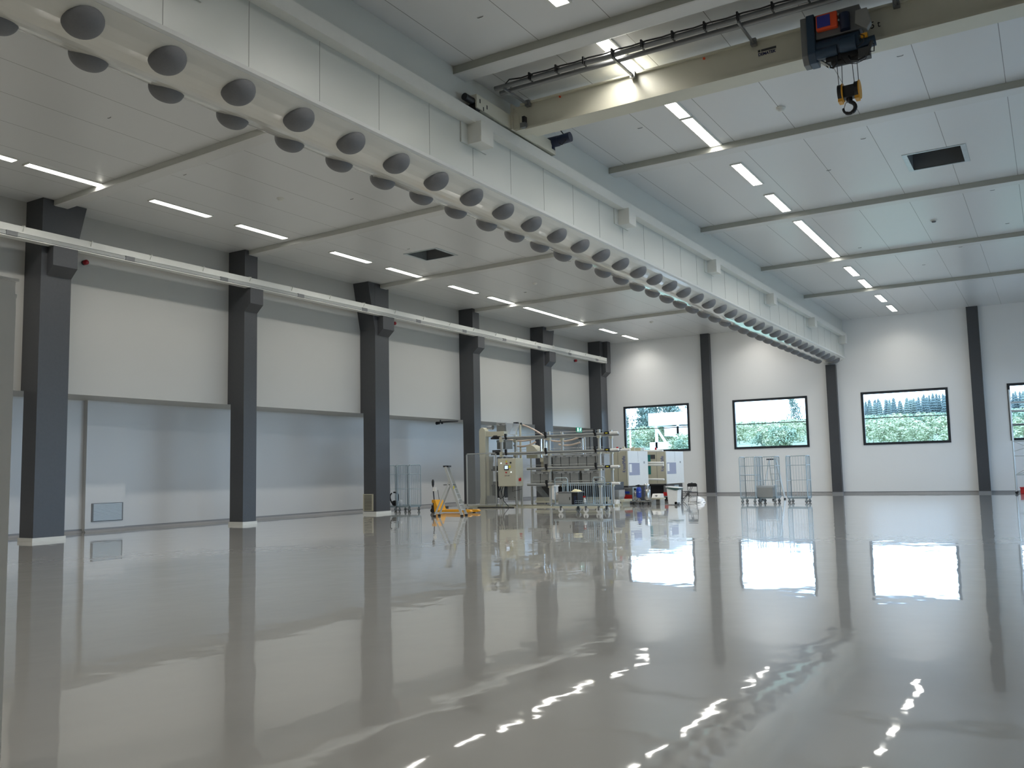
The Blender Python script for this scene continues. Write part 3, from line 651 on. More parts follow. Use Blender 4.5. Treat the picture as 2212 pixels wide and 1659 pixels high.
def moulding(x0, x1, xw, y0, y1, lab, extra):
    mm = thing('injection_machine', lab, 'machine', ((x0+x1)/2, (y0+y1)/2, 0))
    MB().box(x0, x1, y0, y1, .78, 2.42).build('machine_housing', 'beige_panel', mm, bevel=.02)
    MB().box(x1, x1+.02, y0+.04, y1-.02, .80, 2.41).build('end_door', 'machine_white', mm)
    MB().box(x1+.02, x1+.026, y0+.12, y0+1.35 if y1-y0 > 2.2 else y0+1.1, 1.28, 1.85).build('door_window', 'door_glass', mm)
    MB().box(x1+.026, x1+.03, y0+.15, y0+.42, 1.42, 1.80).build('paper_sheet', 'white_plastic', mm)
    MB().box(x1+.02, x1+.024, y1-.55, y1-.40, 1.82, 1.92).build('pictogram', 'crate_grey', mm)
    MB().box(x1+.02, x1+.022, (y0+y1)/2-.01, (y0+y1)/2+.005, 1.9, 2.40).build('door_joint', 'mid_grey', mm)
    MB().box(x1-.48, x1-.465, y0-.004, y0, .82, 2.38).box(x1-.06, x1-.052, y0-.004, y0, .82, 2.38).build('panel_joints', 'mid_grey', mm)
    text('maker_lettering', 'KraussMaffei', .24, (x1-.10, y0-.006, 1.42), 'text_blue', mm, rot=(R(90),R(-90),0), sx=.62)
    MB().box(x0+.05, x1-.05, y0+.15, y1-.1, .0, .78).build('machine_base', 'black', mm)
    MB().box(x0, x1, y0-.02, y0+.1, .74, .80).build('lower_trim', 'dark_grey', mm)
    MB().tube((x1-.62,y0+.3,2.42),(x1-.62,y0+.3,2.62),.05,12).build('signal_lamp', 'red', mm)
    if extra:
        MB().box(x1-.5,x1-.42,y0+.3,y0+.38,2.42,2.56).build('black_connector', 'navy', mm)
        MB().box(x1-.36,x1-.26,y0+.3,y0+.4,2.42,2.62).box(x1+.2-.5,x1-.2,y0+1.3,y0+1.4,2.42,2.62).build('beige_connector', 'cream', mm)
        MB().box(x1-1.2, x1+.0, y0+1.6, y0+1.9, 2.42, 2.58).build('roof_channel', 'cream', mm)
    return mm
moulding(-18.4, -16.9, 0, 37.9, 40.3, 'front cream injection moulding machine with white end door below the first window', True)
m2 = moulding(-17.9, -16.55, 0, 41.75, 44.2, 'rear cream injection moulding machine nearer the back wall', False)
MB().box(-17.72,-17.35,41.73,41.75,1.28,2.26).build('teal_panel', 'teal', m2)
MB().box(-17.34,-17.10,41.735,41.75,2.05,2.26).build('dark_opening', 'dark_grey', m2)
rl = thing('roller_tubes', 'white tube ends sticking out between the two injection moulding machines', 'tubes', (-16.6, 40.9, 0))
for z in (2.44, 1.86, 1.75, 1.05): MB().tube((-17.3,40.9,z),(-16.32,40.9,z-.02),.05,14).build('white_tube', 'white_plastic', rl)
MB().box(-17.45,-17.3,40.8,41.0,0,2.6).build('tube_post', 'alu', rl)

# red service carts under the machines
for x, y, lab in ((-16.72,37.55,'small dark cart with a red base under the front moulding machine'), (-16.2,41.4,'small cart with a red tray under the rear moulding machine')):
    c = thing('service_cart', lab, 'cart', (x, y, 0))
    MB().box(x-.3,x+.3,y-.25,y+.25,.22,.40).build('red_tray', 'red', c, bevel=.01)
    MB().box(x-.28,x+.28,y-.23,y+.23,.40,.72).build('cart_box', 'mid_grey', c, bevel=.02)
    MB().box(x-.12,x+.14,y-.235,y-.23,.46,.56).build('blue_label', 'bottle_blue', c)
    MB().box(x-.32,x+.32,y-.27,y+.27,.17,.22).box(x+.28,x+.32,y-.27,y+.27,.22,.75).build('cart_frame', 'galvanised', c)
    for dx in (-.27,.27):
        for dy in (-.2,.2): MB().tube((x+dx-.02,y+dy,.085),(x+dx+.02,y+dy,.085),.085,12).build('caster', 'black', c)
# floor cables
for a, lab in (([(-17.0,37.5,.02),(-16.6,37.0,.02),(-16.2,37.3,.02),(-15.9,37.9,.02)], 'black cable lying on the floor under the front moulding machine'), ([(-16.6,41.2,.02),(-16.0,41.0,.02),(-15.5,41.3,.1),(-15.4,41.6,.3)], 'black cable looping on the floor by the rear cart'), ([(-22.2,33.3,.02),(-21.7,33.2,.02),(-21.2,33.4,.02),(-20.8,33.3,.02),(-20.3,33.3,.02)], 'tangled black cable on the floor in front of the control cabinet')):
    o = MB().path(a, .02, 6).build('floor_cable', 'black', None); tag(o, lab, 'cable')

# ------------------------------------------------------------------ step ladders
def ladder(name, lab, loc, rz, wtop, wbot, hh, platform):
    t = thing(name, lab, 'ladder', loc, rz)
    # local: A-frame opens along x, steps run along y
    xa, xb = -.52, .52
    topx = .06
    for y in (-1, 1):
        yb, yt = y*wbot/2, y*wtop/2
        MB().obox((xb,yb,.04),(-.12 if platform else topx,yt,hh),.035,.095).build('front_rail', 'alu', t, local=True)
        MB().obox((xa,yb,.04),(topx-.04,yt,hh*(.70 if platform else .98)),.03,.06).build('rear_rail', 'alu', t, local=True)
        for x in (xa, xb): MB().box(x-.05,x+.05,yb-.03,yb+.03,0,.06).build('foot', 'black', t, local=True)
    n = 5
    for k in range(1, n+1):
        f = k/(n+1.)*(.66 if platform else .95)
        x = xb+((-.12 if platform else topx)-xb)*f; z = .04+(hh-.04)*f; w = wbot+(wtop-wbot)*f
        MB().box(x-.04,x+.04,-w/2,w/2,z-.015,z+.015).build('step', 'alu', t, local=True)
    if platform: MB().box(-.2,.16,-wtop/2,wtop/2,hh*.63,hh*.63+.025).build('platform', 'dark_grey', t, local=True)
    MB().box(xa,xb,-wbot/2-.01,-wbot/2+.01,.15,.17).build('brace', 'alu', t, local=True)
    MB().box(-.20,.0,-wtop/2,wtop/2,hh-.01,hh+.05).build('top_tray', 'black', t, local=True)
    MB().box(.2,.24,-wbot/2+.02,-wbot/2+.03,1.0,1.1).build('yellow_sticker', 'sticker_yellow', t, local=True)
    return t
ladder('step_ladder', 'aluminium step ladder with black top standing over the yellow pallet jack', (-19.0, 26.7, 0), R(18), .36, .55, 1.80, True)
ladder('step_ladder', 'thin aluminium step ladder behind the wire cages below the second window', (-11.35, 42.0, 0), R(75), .36, .55, 1.86, False)

# ------------------------------------------------------------------ pallet jack
pj = thing('pallet_jack', 'yellow pallet jack with a tall black handle', 'pallet jack', (-21.2, 28.9, 0))
for y in (28.65, 29.2):
    MB().prism([(-21.1,.03),(-21.1,.13),(-19.45,.13),(-19.35,.08),(-19.45,.03)], 1, y-.08, y+.08).build('fork', 'yellow', pj, bevel=.01)
    MB().tube((-19.65,y-.05,.04),(-19.65,y+.05,.04),.04,10).build('fork_roller', 'black', pj)
MB().prism([(-21.18,.05),(-20.95,.05),(-21.14,.52),(-21.22,.52)], 1, 28.66, 29.19).box(-21.4,-21.15,28.8,29.05,.40,.52).build('fork_carriage', 'yellow', pj)
MB().tube((-21.36,28.92,.15),(-21.36,28.92,.42),.07,12).box(-21.46,-21.26,28.85,29.0,.14,.3).build('pump_unit', 'black', pj)
MB().tube((-21.42,28.84,.09),(-21.42,28.90,.09),.09,16).tube((-21.42,28.95,.09),(-21.42,29.01,.09),.09,16).build('steer_wheel', 'black', pj)
MB().tube((-21.36,28.92,.4),(-21.42,28.92,1.05),.025,10).lathe((-21.42,28.92,1.03), [(.02,0),(.05,.08),(.055,.22),(.03,.29),(.001,.30)], 12).build('tow_handle', 'black', pj)
MB().box(-21.40,-21.24,28.87,28.9,.86,1.02).build('paper_tag', 'white_plastic', pj)
fs = thing('floor_squeegee', 'floor squeegee with grey handle leaning by the left wall behind the ladder', 'squeegee', (-24.2, 33.2, 0))
MB().tube((-24.2,33.2,.08),(-24.32,33.2,.80),.016,8).build('handle', 'mid_grey', fs)
MB().box(-24.5,-23.8,33.1,33.3,0,.06).tube((-24.2,33.2,.04),(-24.22,33.2,.2),.04,8).build('blade_head', 'black', fs)

# ------------------------------------------------------------------ roll cages
def roll_cage(lab, loc, rz, w=.72, d=.8, hh=1.98, shelf=False, mid=True, group='wire roll cages'):
    t = thing('roll_cage', lab, 'roll cage', loc, rz, group)
    r = .018
    def panel(p, q, nb, name):
        p = Vector(p); q = Vector(q); u = (q-p); L = u.length; u.normalize(); m = MB(); z0 = .22
        m.path([p+Vector((0,0,z0)), p+Vector((0,0,hh-.06)), p+u*.06+Vector((0,0,hh)), q-u*.06+Vector((0,0,hh)), q+Vector((0,0,hh-.06)), q+Vector((0,0,z0))], r, 8)
        for z in (z0+.04, hh*.48, hh*.8): m.tube(p+Vector((0,0,z)), q+Vector((0,0,z)), .011 if z != hh*.8 else .015, 6)
        for k in range(1, nb): m.tube(p+u*(L*k/nb)+Vector((0,0,z0)), p+u*(L*k/nb)+Vector((0,0,hh)), .0065, 5, cap=False)
        m.build(name, 'galvanised', t, local=True)
    panel((-w/2,-d/2,0), (-w/2,d/2,0), 7, 'side_frame'); panel((w/2,-d/2,0), (w/2,d/2,0), 7, 'side_frame'); panel((-w/2,d/2,0), (w/2,d/2,0), 7, 'back_frame')
    b = MB().box(-w/2,w/2,-d/2,-d/2+.03,.18,.23).box(-w/2,w/2,d/2-.03,d/2,.18,.23).box(-w/2,-w/2+.03,-d/2,d/2,.18,.23).box(w/2-.03,w/2,-d/2,d/2,.18,.23)
    for k in range(1, 9): b.box(-w/2,w/2,-d/2+d*k/9-.008,-d/2+d*k/9+.008,.20,.215)
    b.build('base_frame', 'galvanised', t, local=True)
    if shelf: MB().box(-w/2,w/2,-d/2,d/2,1.18,1.21).build('shelf', 'galvanised', t, local=True)
    for x in (-w/2+.06, w/2-.06):
        for y in (-d/2+.06, d/2-.06):
            c = MB().tube((x,y-.012,.065),(x,y+.012,.065),.065,14).build('caster', 'mid_grey', t, local=True)
            MB().box(x-.03,x+.03,y-.022,y-.015,.05,.18).box(x-.03,x+.03,y+.015,y+.022,.05,.18).box(x-.035,x+.035,y-.03,y+.03,.165,.18).build('caster_fork', 'galvanised', c, local=True)
    return t
roll_cage('wire roll cage with a shelf, left one of the pair below the second window', (-11.42, 38.6, 0), R(0), .66, .8, shelf=True)
roll_cage('wire roll cage holding a big grey box below the second window', (-10.68, 38.9, 0), R(0), .74, .8)
roll_cage('separate wire roll cage standing right of the pair, before the dark back column', (-9.32, 38.5, 0), R(0), .82, .7)
roll_cage('left wire roll cage beside the column with the louvred grille', (-24.2, 30.0, 0), 0, .66, .75, hh=1.95)
roll_cage('right wire roll cage of the pair beside the column with the louvred grille', (-23.48, 30.0, 0), 0, .66, .75, hh=1.95)
gb = thing('grey_box', 'large grey wrapped box lying in a wire roll cage below the second window', 'box', (-10.85, 38.55, .232))
MB().box(-11.12,-10.42,38.45,39.0,.232,.72).build('box_body', 'crate_grey', gb, bevel=.01)
MB().box(-11.13,-10.36,38.44,39.02,.64,.745).box(-10.42,-10.36,38.5,38.9,.30,.7).build('plastic_wrap', 'film', gb)
vc = thing('vacuum_hose', 'black corrugated vacuum hose coiled in the left roll cage', 'hose', (-24.2, 29.9, .23))
MB().path([(-24.2+.22*math.cos(R(a)), 29.9+.05*math.sin(R(a*2)), .52+.28*math.sin(R(a))) for a in range(100, -250, -18)], .03, 8).build('coiled_hose', 'black', vc)
MB().sphere((-24.25,30.0,.35), .12, 10, (1.4,1,.9)).build('vacuum_head', 'black', vc)
gj = MB().lathe((-23.85,29.9,.232), [(.07,0),(.09,.1),(.09,.2),(.04,.26),(.001,.26)], 14).build('glass_jar', 'film', None); tag(gj, 'clear rounded jar at the bottom of the roll cages near the vacuum hose', 'jar')

# ------------------------------------------------------------------ platform trolley
tr = thing('platform_trolley', 'blue-grey tubular platform trolley with barred side standing before the tube rack', 'trolley', (-15.2, 29.9, 0))
def loop(x, y0, y1, z0, z1): return [(x,y0,z0),(x,y0,z1-.05),(x,y0+(.05 if y1 > y0 else -.05),z1),(x,y1-(.05 if y1 > y0 else -.05),z1),(x,y1,z1-.05),(x,y1,z0)]
MB().box(-16.18,-14.2,29.5,30.25,.26,.30).box(-16.22,-14.16,29.47,29.5,.25,.31).box(-16.22,-14.16,30.25,30.28,.25,.31).build('deck_frame', 'galvanised', tr)
def hloop(xa, xb, y, z0, z1): return [(xa,y,z0),(xa,y,z1-.05),(xa+.05,y,z1),(xb-.05,y,z1),(xb,y,z1-.05),(xb,y,z0)]
for xa, xb in ((-16.22,-15.68),(-14.62,-14.14)):
    MB().path(hloop(xa, xb, 29.62, .28, 1.30), .02, 10).tube((xa,29.62,1.15),(xb,29.62,1.15),.013,8).build('push_handle', 'galvanised', tr)
MB().tube((-16.2,30.2,1.08),(-14.15,30.2,1.08),.022,10).tube((-16.2,30.2,.3),(-16.2,30.2,1.08),.02,8).tube((-14.15,30.2,.3),(-14.15,30.2,1.08),.02,8).build('side_rail', 'galvanised', tr)
b = MB()
for k in range(1, 24): b.tube((-16.2+2.05*k/24,30.2,.30),(-16.2+2.05*k/24,30.2,1.08),.010 if k % 4 else .018,6)
b.build('side_bars', 'galvanised', tr)
for x, y in ((-15.95,29.55),(-15.55,30.2),(-14.9,29.55),(-14.4,29.6),(-14.35,30.2)):
    w = MB().tube((x,y-.02,.10),(x,y+.02,.10),.10,18).build('wheel', 'white_plastic', tr)
    MB().box(x-.03,x+.03,y-.035,y-.025,.1,.26).box(x-.03,x+.03,y+.025,y+.035,.1,.26).tube((x,y-.04,.1),(x,y+.04,.1),.02,8).build('wheel_fork', 'mid_grey', w)
bk = thing('wire_basket', 'flat wire basket lying on the trolley deck', 'basket', (-15.0, 29.8, .30))
b = MB()
for z in (.31,.38,.45):
    b.tube((-15.35,29.55,z),(-14.6,29.55,z),.006,6).tube((-15.35,30.1,z),(-14.6,30.1,z),.006,6).tube((-15.35,29.55,z),(-15.35,30.1,z),.006,6).tube((-14.6,29.55,z),(-14.6,30.1,z),.006,6)
for k in range(11): b.tube((-15.35+.075*k,29.55,.31),(-15.35+.075*k,29.55,.45),.004,5).tube((-15.35+.075*k,30.1,.31),(-15.35+.075*k,30.1,.45),.004,5).tube((-15.35+.075*k,29.55,.31),(-15.35+.075*k,30.1,.31),.004,5)
b.build('basket_wires', 'galvanised', bk)
tb = thing('tool_box', 'grey storage box with dark open end standing on the trolley', 'box', (-15.8, 29.85, .30))
MB().box(-16.08,-15.52,29.6,30.1,.301,.74).build('box_body', 'crate_grey', tb, bevel=.01)
MB().box(-15.52,-15.27,29.62,30.08,.301,.72).build('open_end', 'black', tb); MB().box(-16.1,-15.24,29.58,30.12,.74,.775).build('box_lid', 'mid_grey', tb)
MB().box(-15.61,-15.575,29.594,29.60,.47,.58).build('latch', 'black', tb); MB().box(-15.42,-15.32,29.60,29.62,.31,.62).build('blue_folder', 'navy', tb)
def cloth(c, sx, sy, sz, m, name, lab, cat='cloth'):
    vs = []; fs = []; n = 10
    for i in range(n+1):
        for j in range(n+1):
            u = i/n-.5; v = j/n-.5; e = max(0, 1-(u*u+v*v)*4)
            vs.append((c[0]+u*sx, c[1]+v*sy, c[2]+.004+sz*(e**.7)*(.6+.4*math.sin(7*u+3)*math.cos(9*v)) + sz*.12*math.sin(31*u+17*v)*e))
    for i in range(n):
        for j in range(n): a = i*(n+1)+j; fs.append((a, a+n+1, a+n+2, a+1))
    vs2 = [(v[0], v[1], v[2]) for v in vs]
    o = MB().add(vs2, fs, True).build(name, m, None); tag(o, lab, cat); return o
cloth((-15.42,29.85,.775), .40, .36, .11, 'cloth_yellow', 'work_gloves', 'crumpled pale yellow gloves on the box lid of the trolley', 'gloves')
hc = MB()
for k in range(6): hc.box(-16.30+.012*k, -16.22, 29.52+.06*k, 29.58+.06*k, .50-.03*(k % 3), 1.0)
hc.box(-16.26,-16.18,29.5,29.9,.98,1.03).build('hanging_towel', 'cloth_white', None); tag(bpy.data.objects['hanging_towel'], 'white towel hanging over the left end of the trolley', 'towel')
sb = thing('spray_bottle', 'white spray bottle with red cap on the trolley', 'bottle', (-15.12, 29.9, .31))
MB().lathe((-15.12,29.9,.315), [(.001,0),(.06,0),(.06,.12),(.03,.18),(.02,.24)], 12).build('bottle_body', 'white_plastic', sb); MB().box(-15.18,-15.09,29.88,29.92,.55,.61).build('spray_head', 'red', sb)

# ------------------------------------------------------------------ boxes, bin, cylinders, chair
wt = thing('wrapped_crate', 'grey crate in shiny clear film beside the right end of the trolley', 'crate', (-17.0, 36.4, 0))
MB().box(-17.4,-16.66,36.3,36.9,.24,.62).build('crate_body', 'crate_grey', wt, bevel=.01); MB().box(-17.42,-16.63,36.28,36.92,.34,.66).build('film_wrap', 'film', wt)
MB().box(-17.45,-16.3,36.1,36.95,.14,.24).box(-17.4,-17.3,36.15,36.9,0,.14).box(-16.5,-16.4,36.15,36.9,0,.14).build('dolly', 'cream', wt)
for x, y, z, lab in ((-16.72,35.9,0.0,'small cream scale with dark display in front of the film-wrapped crate'), (-15.1,37.0,.22,'small white scale on a stand right of the gas cylinders')):
    s = thing('weighing_scale', lab, 'scale', (x,y,0))
    MB().prism([(y-.25,z+.06),(y+.25,z+.06),(y+.2,z+.24),(y-.1,z+.24)], 0, x-.2, x+.2).build('scale_body', 'white_plastic', s, bevel=.01)
    MB().box(x-.25,x+.25,y-.3,y+.3,z,z+.06).build('scale_plate', 'cream', s); MB().box(x-.05,x+.06,y-.20,y-.17,z+.16,z+.18).build('display', 'dark_grey', s)
    if z: [MB().box(q,q+.03,y-.25,y+.25,0,z).build('scale_leg', 'alu', s) for q in (x-.22,x+.19)]
gc = thing('gas_cylinder_cart', 'small cart on black casters holding a blue cylinder between two steel cylinders', 'cylinder cart', (-15.6, 36.5, 0))
MB().box(-16.05,-15.25,36.3,36.75,.13,.17).tube((-16.0,36.5,.17),(-16.0,36.5,.72),.015,8).tube((-15.28,36.6,.17),(-15.28,36.6,.8),.015,8).build('cart_frame', 'steel', gc)
for x in (-15.98,-15.68,-15.55,-15.28): MB().tube((x-.02,36.4,.065),(x+.02,36.4,.065),.065,12).build('caster', 'black', gc)
for nm, x, y, r, z0, z1, m in (('blue_cylinder',-15.71,36.35,.115,.30,.78,'bottle_blue'),('steel_cylinder',-15.93,36.55,.12,.17,.60,'steel'),('tall_steel_cylinder',-15.38,36.5,.14,.17,.70,'steel')):
    MB().lathe((x,y,0), [(.001,z0),(r*.8,z0+.01),(r,z0+.06),(r,z1-.1),(r*.7,z1-.02),(r*.3,z1),(.001,z1)], 18).build(nm, m, gc)
MB().tube((-15.4,36.5,.68),(-15.4,36.5,.86),.11,14).lathe((-15.4,36.5,.84),[(.125,0),(.12,.05),(.06,.08),(.001,.085)],14).build('chrome_head', 'chrome', gc)
MB().tube((-15.71,36.35,.78),(-15.71,36.35,.88),.05,10).box(-15.83,-15.60,36.3,36.4,.83,.86).tube((-15.95,36.5,.62),(-15.95,36.5,.72),.05,10).build('valves', 'black', gc)
MB().tube((-15.71,36.35,.55),(-15.71,36.35,.565),.118,18).build('strap', 'steel', gc)
MB().path([(-15.71,36.3,.3),(-15.6,36.25,.22),(-15.75,36.25,.18),(-15.62,36.25,.13)], .02, 8).build('brass_pipe', 'bark', gc)

tbn = thing('waste_bin', 'tall white pedal waste bin with dark lid rim near the folding chair', 'bin', (-14.1, 36.4, 0))
MB().prism([(-14.30,.02),(-13.90,.02),(-13.84,.70),(-14.36,.70)], 1, 36.2, 36.65).build('bin_body', 'white_plastic', tbn, bevel=.02)
MB().prism([(-14.38,.76),(-13.78,.70),(-13.80,.64),(-13.95,.62),(-14.30,.70)], 1, 36.17, 36.68).build('lid_rim', 'bin_lid', tbn, bevel=.01)
MB().prism([(-14.40,.79),(-13.80,.75),(-13.80,.71),(-14.38,.755)], 1, 36.17, 36.68).build('bin_lid', 'white_plastic', tbn, bevel=.01)
MB().tube((-13.95,36.2,.07),(-13.95,36.5,.07),.07,12).build('bin_wheel', 'mid_grey', tbn)

def chair(lab, loc, rz):
    t = thing('folding_chair', lab, 'chair', loc, rz)
    w = .42
    for x in (-w/2, w/2):
        MB().path([(x,.30,.02),(x,-.02,.46),(x,-.12,.62),(x,-.15,.84)][::-1], .011, 8).build('front_leg', 'black', t, local=True)
    for x in (-w/2+.03, w/2-.03): MB().path([(x,-.26,.02),(x,.16,.47)], .011, 8).build('rear_leg', 'black', t, local=True)
    MB().tube((-w/2,.20,.15),(w/2,.20,.15),.009,6).tube((-w/2,-.22,.07),(w/2,-.22,.07),.009,6).tube((-w/2,.30,.02),(w/2,.30,.02),.011,6).build('stretcher', 'black', t, local=True)
    MB().box(-w/2+.01,w/2-.01,-.12,.26,.455,.485).build('seat', 'black', t, local=True, bevel=.012)
    MB().prism([(-w/2-.005,.72),(w/2+.005,.72),(w/2+.005,.83),(w/2-.05,.88),(-w/2+.05,.88),(-w/2-.005,.83)], 1, -.165, -.135).build('backrest', 'black', t, local=True, bevel=.01)
    return t
chair('black folding chair standing open in front of the white plastic bag', (-14.05, 38.6, 0), R(12))
ch2 = chair('folded black chair behind the standing one, only its tip showing', (-14.72, 39.9, 0), R(100))
rb2 = random.Random(5); vs = []; n1, n2 = 22, 9
for i in range(n2+1):
    th = math.pi/2*i/n2
    for k in range(n1):
        a = 2*math.pi*k/n1; r = 1+.22*(rb2.random()-.5)
        vs.append((-13.95+.40*r*math.cos(a)*math.cos(th*.96), 38.75+.26*r*math.sin(a)*math.cos(th*.96), max(.003, .28*math.sin(th)*(1+.15*(rb2.random()-.5))) if i else .003))
fs = [(i*n1+k, i*n1+(k+1) % n1, (i+1)*n1+(k+1) % n1, (i+1)*n1+k) for i in range(n2) for k in range(n1)]
o = MB().add(vs, fs).build('plastic_bag', 'bag_white', None); tag(o, 'crumpled white plastic bag on the floor behind the folding chair', 'plastic bag')

# scaffold tower at the right edge
sc = thing('scaffold_tower', 'aluminium scaffold tower before the window at the right photo edge', 'scaffold', (-.9, 49.2, 0))
for x in (-1.66, -.2):
    for y in (48.4, 49.3):
        MB().tube((x,y,.12),(x,y,4.95),.035,10).build('upright', 'alu', sc); MB().tube((x,y-.03,.06),(x,y+.03,.06),.06,12).build('caster', 'black', sc)
b = MB()
for z in (.9,1.8,2.5,3.3,3.95,4.35):
    b = MB()
    for y in (48.4,49.3): b.tube((-1.66,y,z),(-.2,y,z),.022,8)
    for x in (-1.66,-.2): b.tube((x,48.4,z),(x,49.3,z),.02,8)
    b.build('ledger_ring', 'alu', sc)
b = MB().tube((-1.66,48.4,2.5),(-.2,48.4,1.8),.018,8).tube((-1.66,48.4,2.0),(-.2,48.4,2.5),.018,8).tube((-1.66,49.3,.9),(-.2,49.3,1.8),.018,8).tube((-1.66,48.4,.9),(-.2,48.4,1.3),.018,8)
b.build('braces', 'alu', sc)
MB().box(-1.6,-.25,48.4,49.3,3.24,3.3).build('work_deck', 'dark_grey', sc)
rx = thing('red_crate', 'red plastic crate on the floor inside the scaffold tower', 'crate', (-1.2, 48.9, 0))
MB().box(-1.50,-.9,48.6,49.1,0,.30).build('crate_body', 'red', rx, bevel=.015); MB().box(-1.52,-.88,48.58,49.12,.27,.31).build('rim', 'red', rx)

# ------------------------------------------------------------------ outdoors
hx = [-260,-180,-120,-80,-50,-25,0,30,80]; hy = [51,58,64,80,110,150,200,260,330,400,470]
def hz(x, y):
    if y < 64: return -.35
    f = min(1, (y-64)/16.)
    z = 2.6+(max(y,80)-80)*.0468
    if x < -58-.12*(y-100): z -= (y-80)*.012
    return -.35*(1-f)+z*f+.4*math.sin(x*.07+y*.03)*f
def slope(x, y): return hz(x, y)
vs = [(x, y, hz(x, y)) for y in hy for x in hx]; nx = len(hx)
fs = [(j*nx+i, j*nx+i+1, (j+1)*nx+i+1, (j+1)*nx+i) for j in range(len(hy)-1) for i in range(nx-1)]
MB().add(vs, fs, True).build('hillside', 'meadow', kind='structure')
MB().box(-60, 40, 50.5, 60, -.5, -.3).build('ground', 'gravel', kind='structure')
MB().box(4.7, 40, -20, 60, -.5, -.3).build('ground_right', 'gravel', kind='structure')

def conifer_mesh(seed, mname):
    rnd = random.Random(seed); m = MB(); L = 11
    for l in range(L):
        z = .08+.90*l/L; r = .17*(1-l/L)**.6+.012; n = 9; ph = rnd.random()*6
        ring = [(r*(1 if k % 2 else .62)*(1+.25*(rnd.random()-.5))*math.cos(ph+math.pi*k/n), r*(1 if k % 2 else .62)*(1+.25*(rnd.random()-.5))*math.sin(ph+math.pi*k/n), z-.035-.02*(k % 2)) for k in range(2*n)]
        m.add(ring+[(0,0,z+.13*(1-.5*l/L))], [(k,(k+1) % (2*n),2*n) for k in range(2*n)])
    return m
def leafy_mesh(seed, nl=1100, size=.07, slim=1.):
    rnd = random.Random(seed); m = MB()
    blobs = [(Vector((rnd.uniform(-.22,.22), rnd.uniform(-.22,.22), .22+.66*k/13)), .27*(1-.62*abs(k/13-.35)**1.2)*rnd.uniform(.7,1.05)) for k in range(14)]
    for _ in range(nl):
        c, r = rnd.choice(blobs)
        d = Vector((rnd.gauss(0,1), rnd.gauss(0,1), rnd.gauss(0,1))).normalized(); p = c+d*r*rnd.uniform(.45,1.15)
        a = Vector((rnd.gauss(0,1), rnd.gauss(0,1), rnd.gauss(0,1))).normalized(); b = d.cross(a).normalized(); a = (d*.4+b.cross(d)).normalized()
        s = size*rnd.uniform(.6,1.3)
        m.add([p-a*s*.5, p+b*s*.35, p+a*s*.5, p-b*s*.35], [(0,1,2,3)])
    return m
def tree(name, lab, group, crown, mname, trunk_r, tm='bark'):
    t = thing(name, lab, 'tree', (0,0,0), 0, group)
    crown.build('crown', mname, t, local=True); MB().tube((0,0,-.05),(0,0,.6),trunk_r,6,trunk_r*.6).build('trunk', tm, t, local=True)
    return t
con = [tree('conifer_tree', 'tall dark conifer in the forest band on the hill outside', 'conifers on the hill', conifer_mesh(3,0), 'conifer_green', .02),
       tree('conifer_tree', 'tall pale green conifer in the forest band on the hill outside', 'pale conifers on the hill', conifer_mesh(9,0), 'conifer_pale', .02)]
bus = [tree('birch_bush', 'light green young birch growing on the slope outside', 'light young birches on the slope', leafy_mesh(2), 'leaf_light', .015),
       tree('birch_bush', 'mid green bushy young tree growing on the slope outside', 'mid green bushes on the slope', leafy_mesh(5), 'leaf_mid', .015)]
tal = tree('broadleaf_tree', 'tall green broadleaf tree outside behind the first window', 'tall broadleaf trees outside the first window', leafy_mesh(11, 1500, .055), 'leaf_tall', .02)
used = {}
def put(p, x, y, s, lab=None, group=None, zoff=0.):
    z = hz(x, y)+zoff; sc_ = (s[0], s[0], s[1])
    if p.name not in used: used[p.name] = 1; p.location = (x,y,z); p.scale = sc_; p.rotation_euler = (0,0,random.uniform(0,6)); o = p
    else: o = dup(p, (x,y,z), random.uniform(0,6), sc=sc_)
    if lab:
        o['label'] = lab
        if group: o['group'] = group
        elif 'group' in o.keys(): del o['group']
    return o
# forest band (behind the third and right windows)
for row, yy in enumerate((400, 412, 424)):
    x = -77.0
    while x < 22:
        k = 0 if random.random() < .6 else 1
        hgt = random.uniform(9.8, 12.0) + (1.5 if x > -48 else 0)
        put(con[k], x, yy+random.uniform(-4,4), (random.uniform(12,16), hgt+.6*row), zoff=-1.0)
        x += random.uniform(1.9, 2.8)
# small trees on the skyline behind the second window
for k in range(14): put(con[k % 2], -128+3.6*k+random.uniform(-1,1), 395+random.uniform(-8,8), (9, random.uniform(3.4,5.2)), zoff=-1.2)
put(tal, -73.2, 300, (6.5, 15), 'lone tall loose-crowned tree at the right of the second window', None, zoff=-1.5)
bpy.context.view_layer.update()
for x, y, s in ((-67.6,150,6.3),(-64.8,154,7.6),(-62.6,151,7.4),(-60.4,156,7.6),(-58.3,152,7.2),(-56.6,158,7.0),(-66.2,160,7.4)):
    put(tal, x, y, (s*1.0, s*1.12), 'tall green broadleaf tree outside behind the first window', 'tall broadleaf trees outside the first window', zoff=-.4)
bp_ = MB().tube((-47.3,404,hz(-47.3,404)-1),(-47.3,404,28.9),.28,8,.16).build('bare_birch', 'birch_bark', None); tag(bp_, 'bare white birch trunk standing before the conifers in the third window', 'tree trunk')
for (ya, yb, n, s0, s1) in ((84,110,44,1.6,2.6),(112,150,56,2.4,3.6),(155,210,56,3.0,4.6),(215,290,64,4.0,6.0),(300,385,70,5.0,7.5)):
    for k in range(n):
        y = random.uniform(ya, yb); x = y*random.uniform(-.47, .06); s = random.uniform(s0, s1); s = max(.8, min(s, (1.6+y*.0495-hz(x, y))/.95+.3))
        if -46 < x < -39 and y < 112: continue
        put(bus[0 if random.random() < .68 else 1], x, y, (s*1.6, s), zoff=-.3)
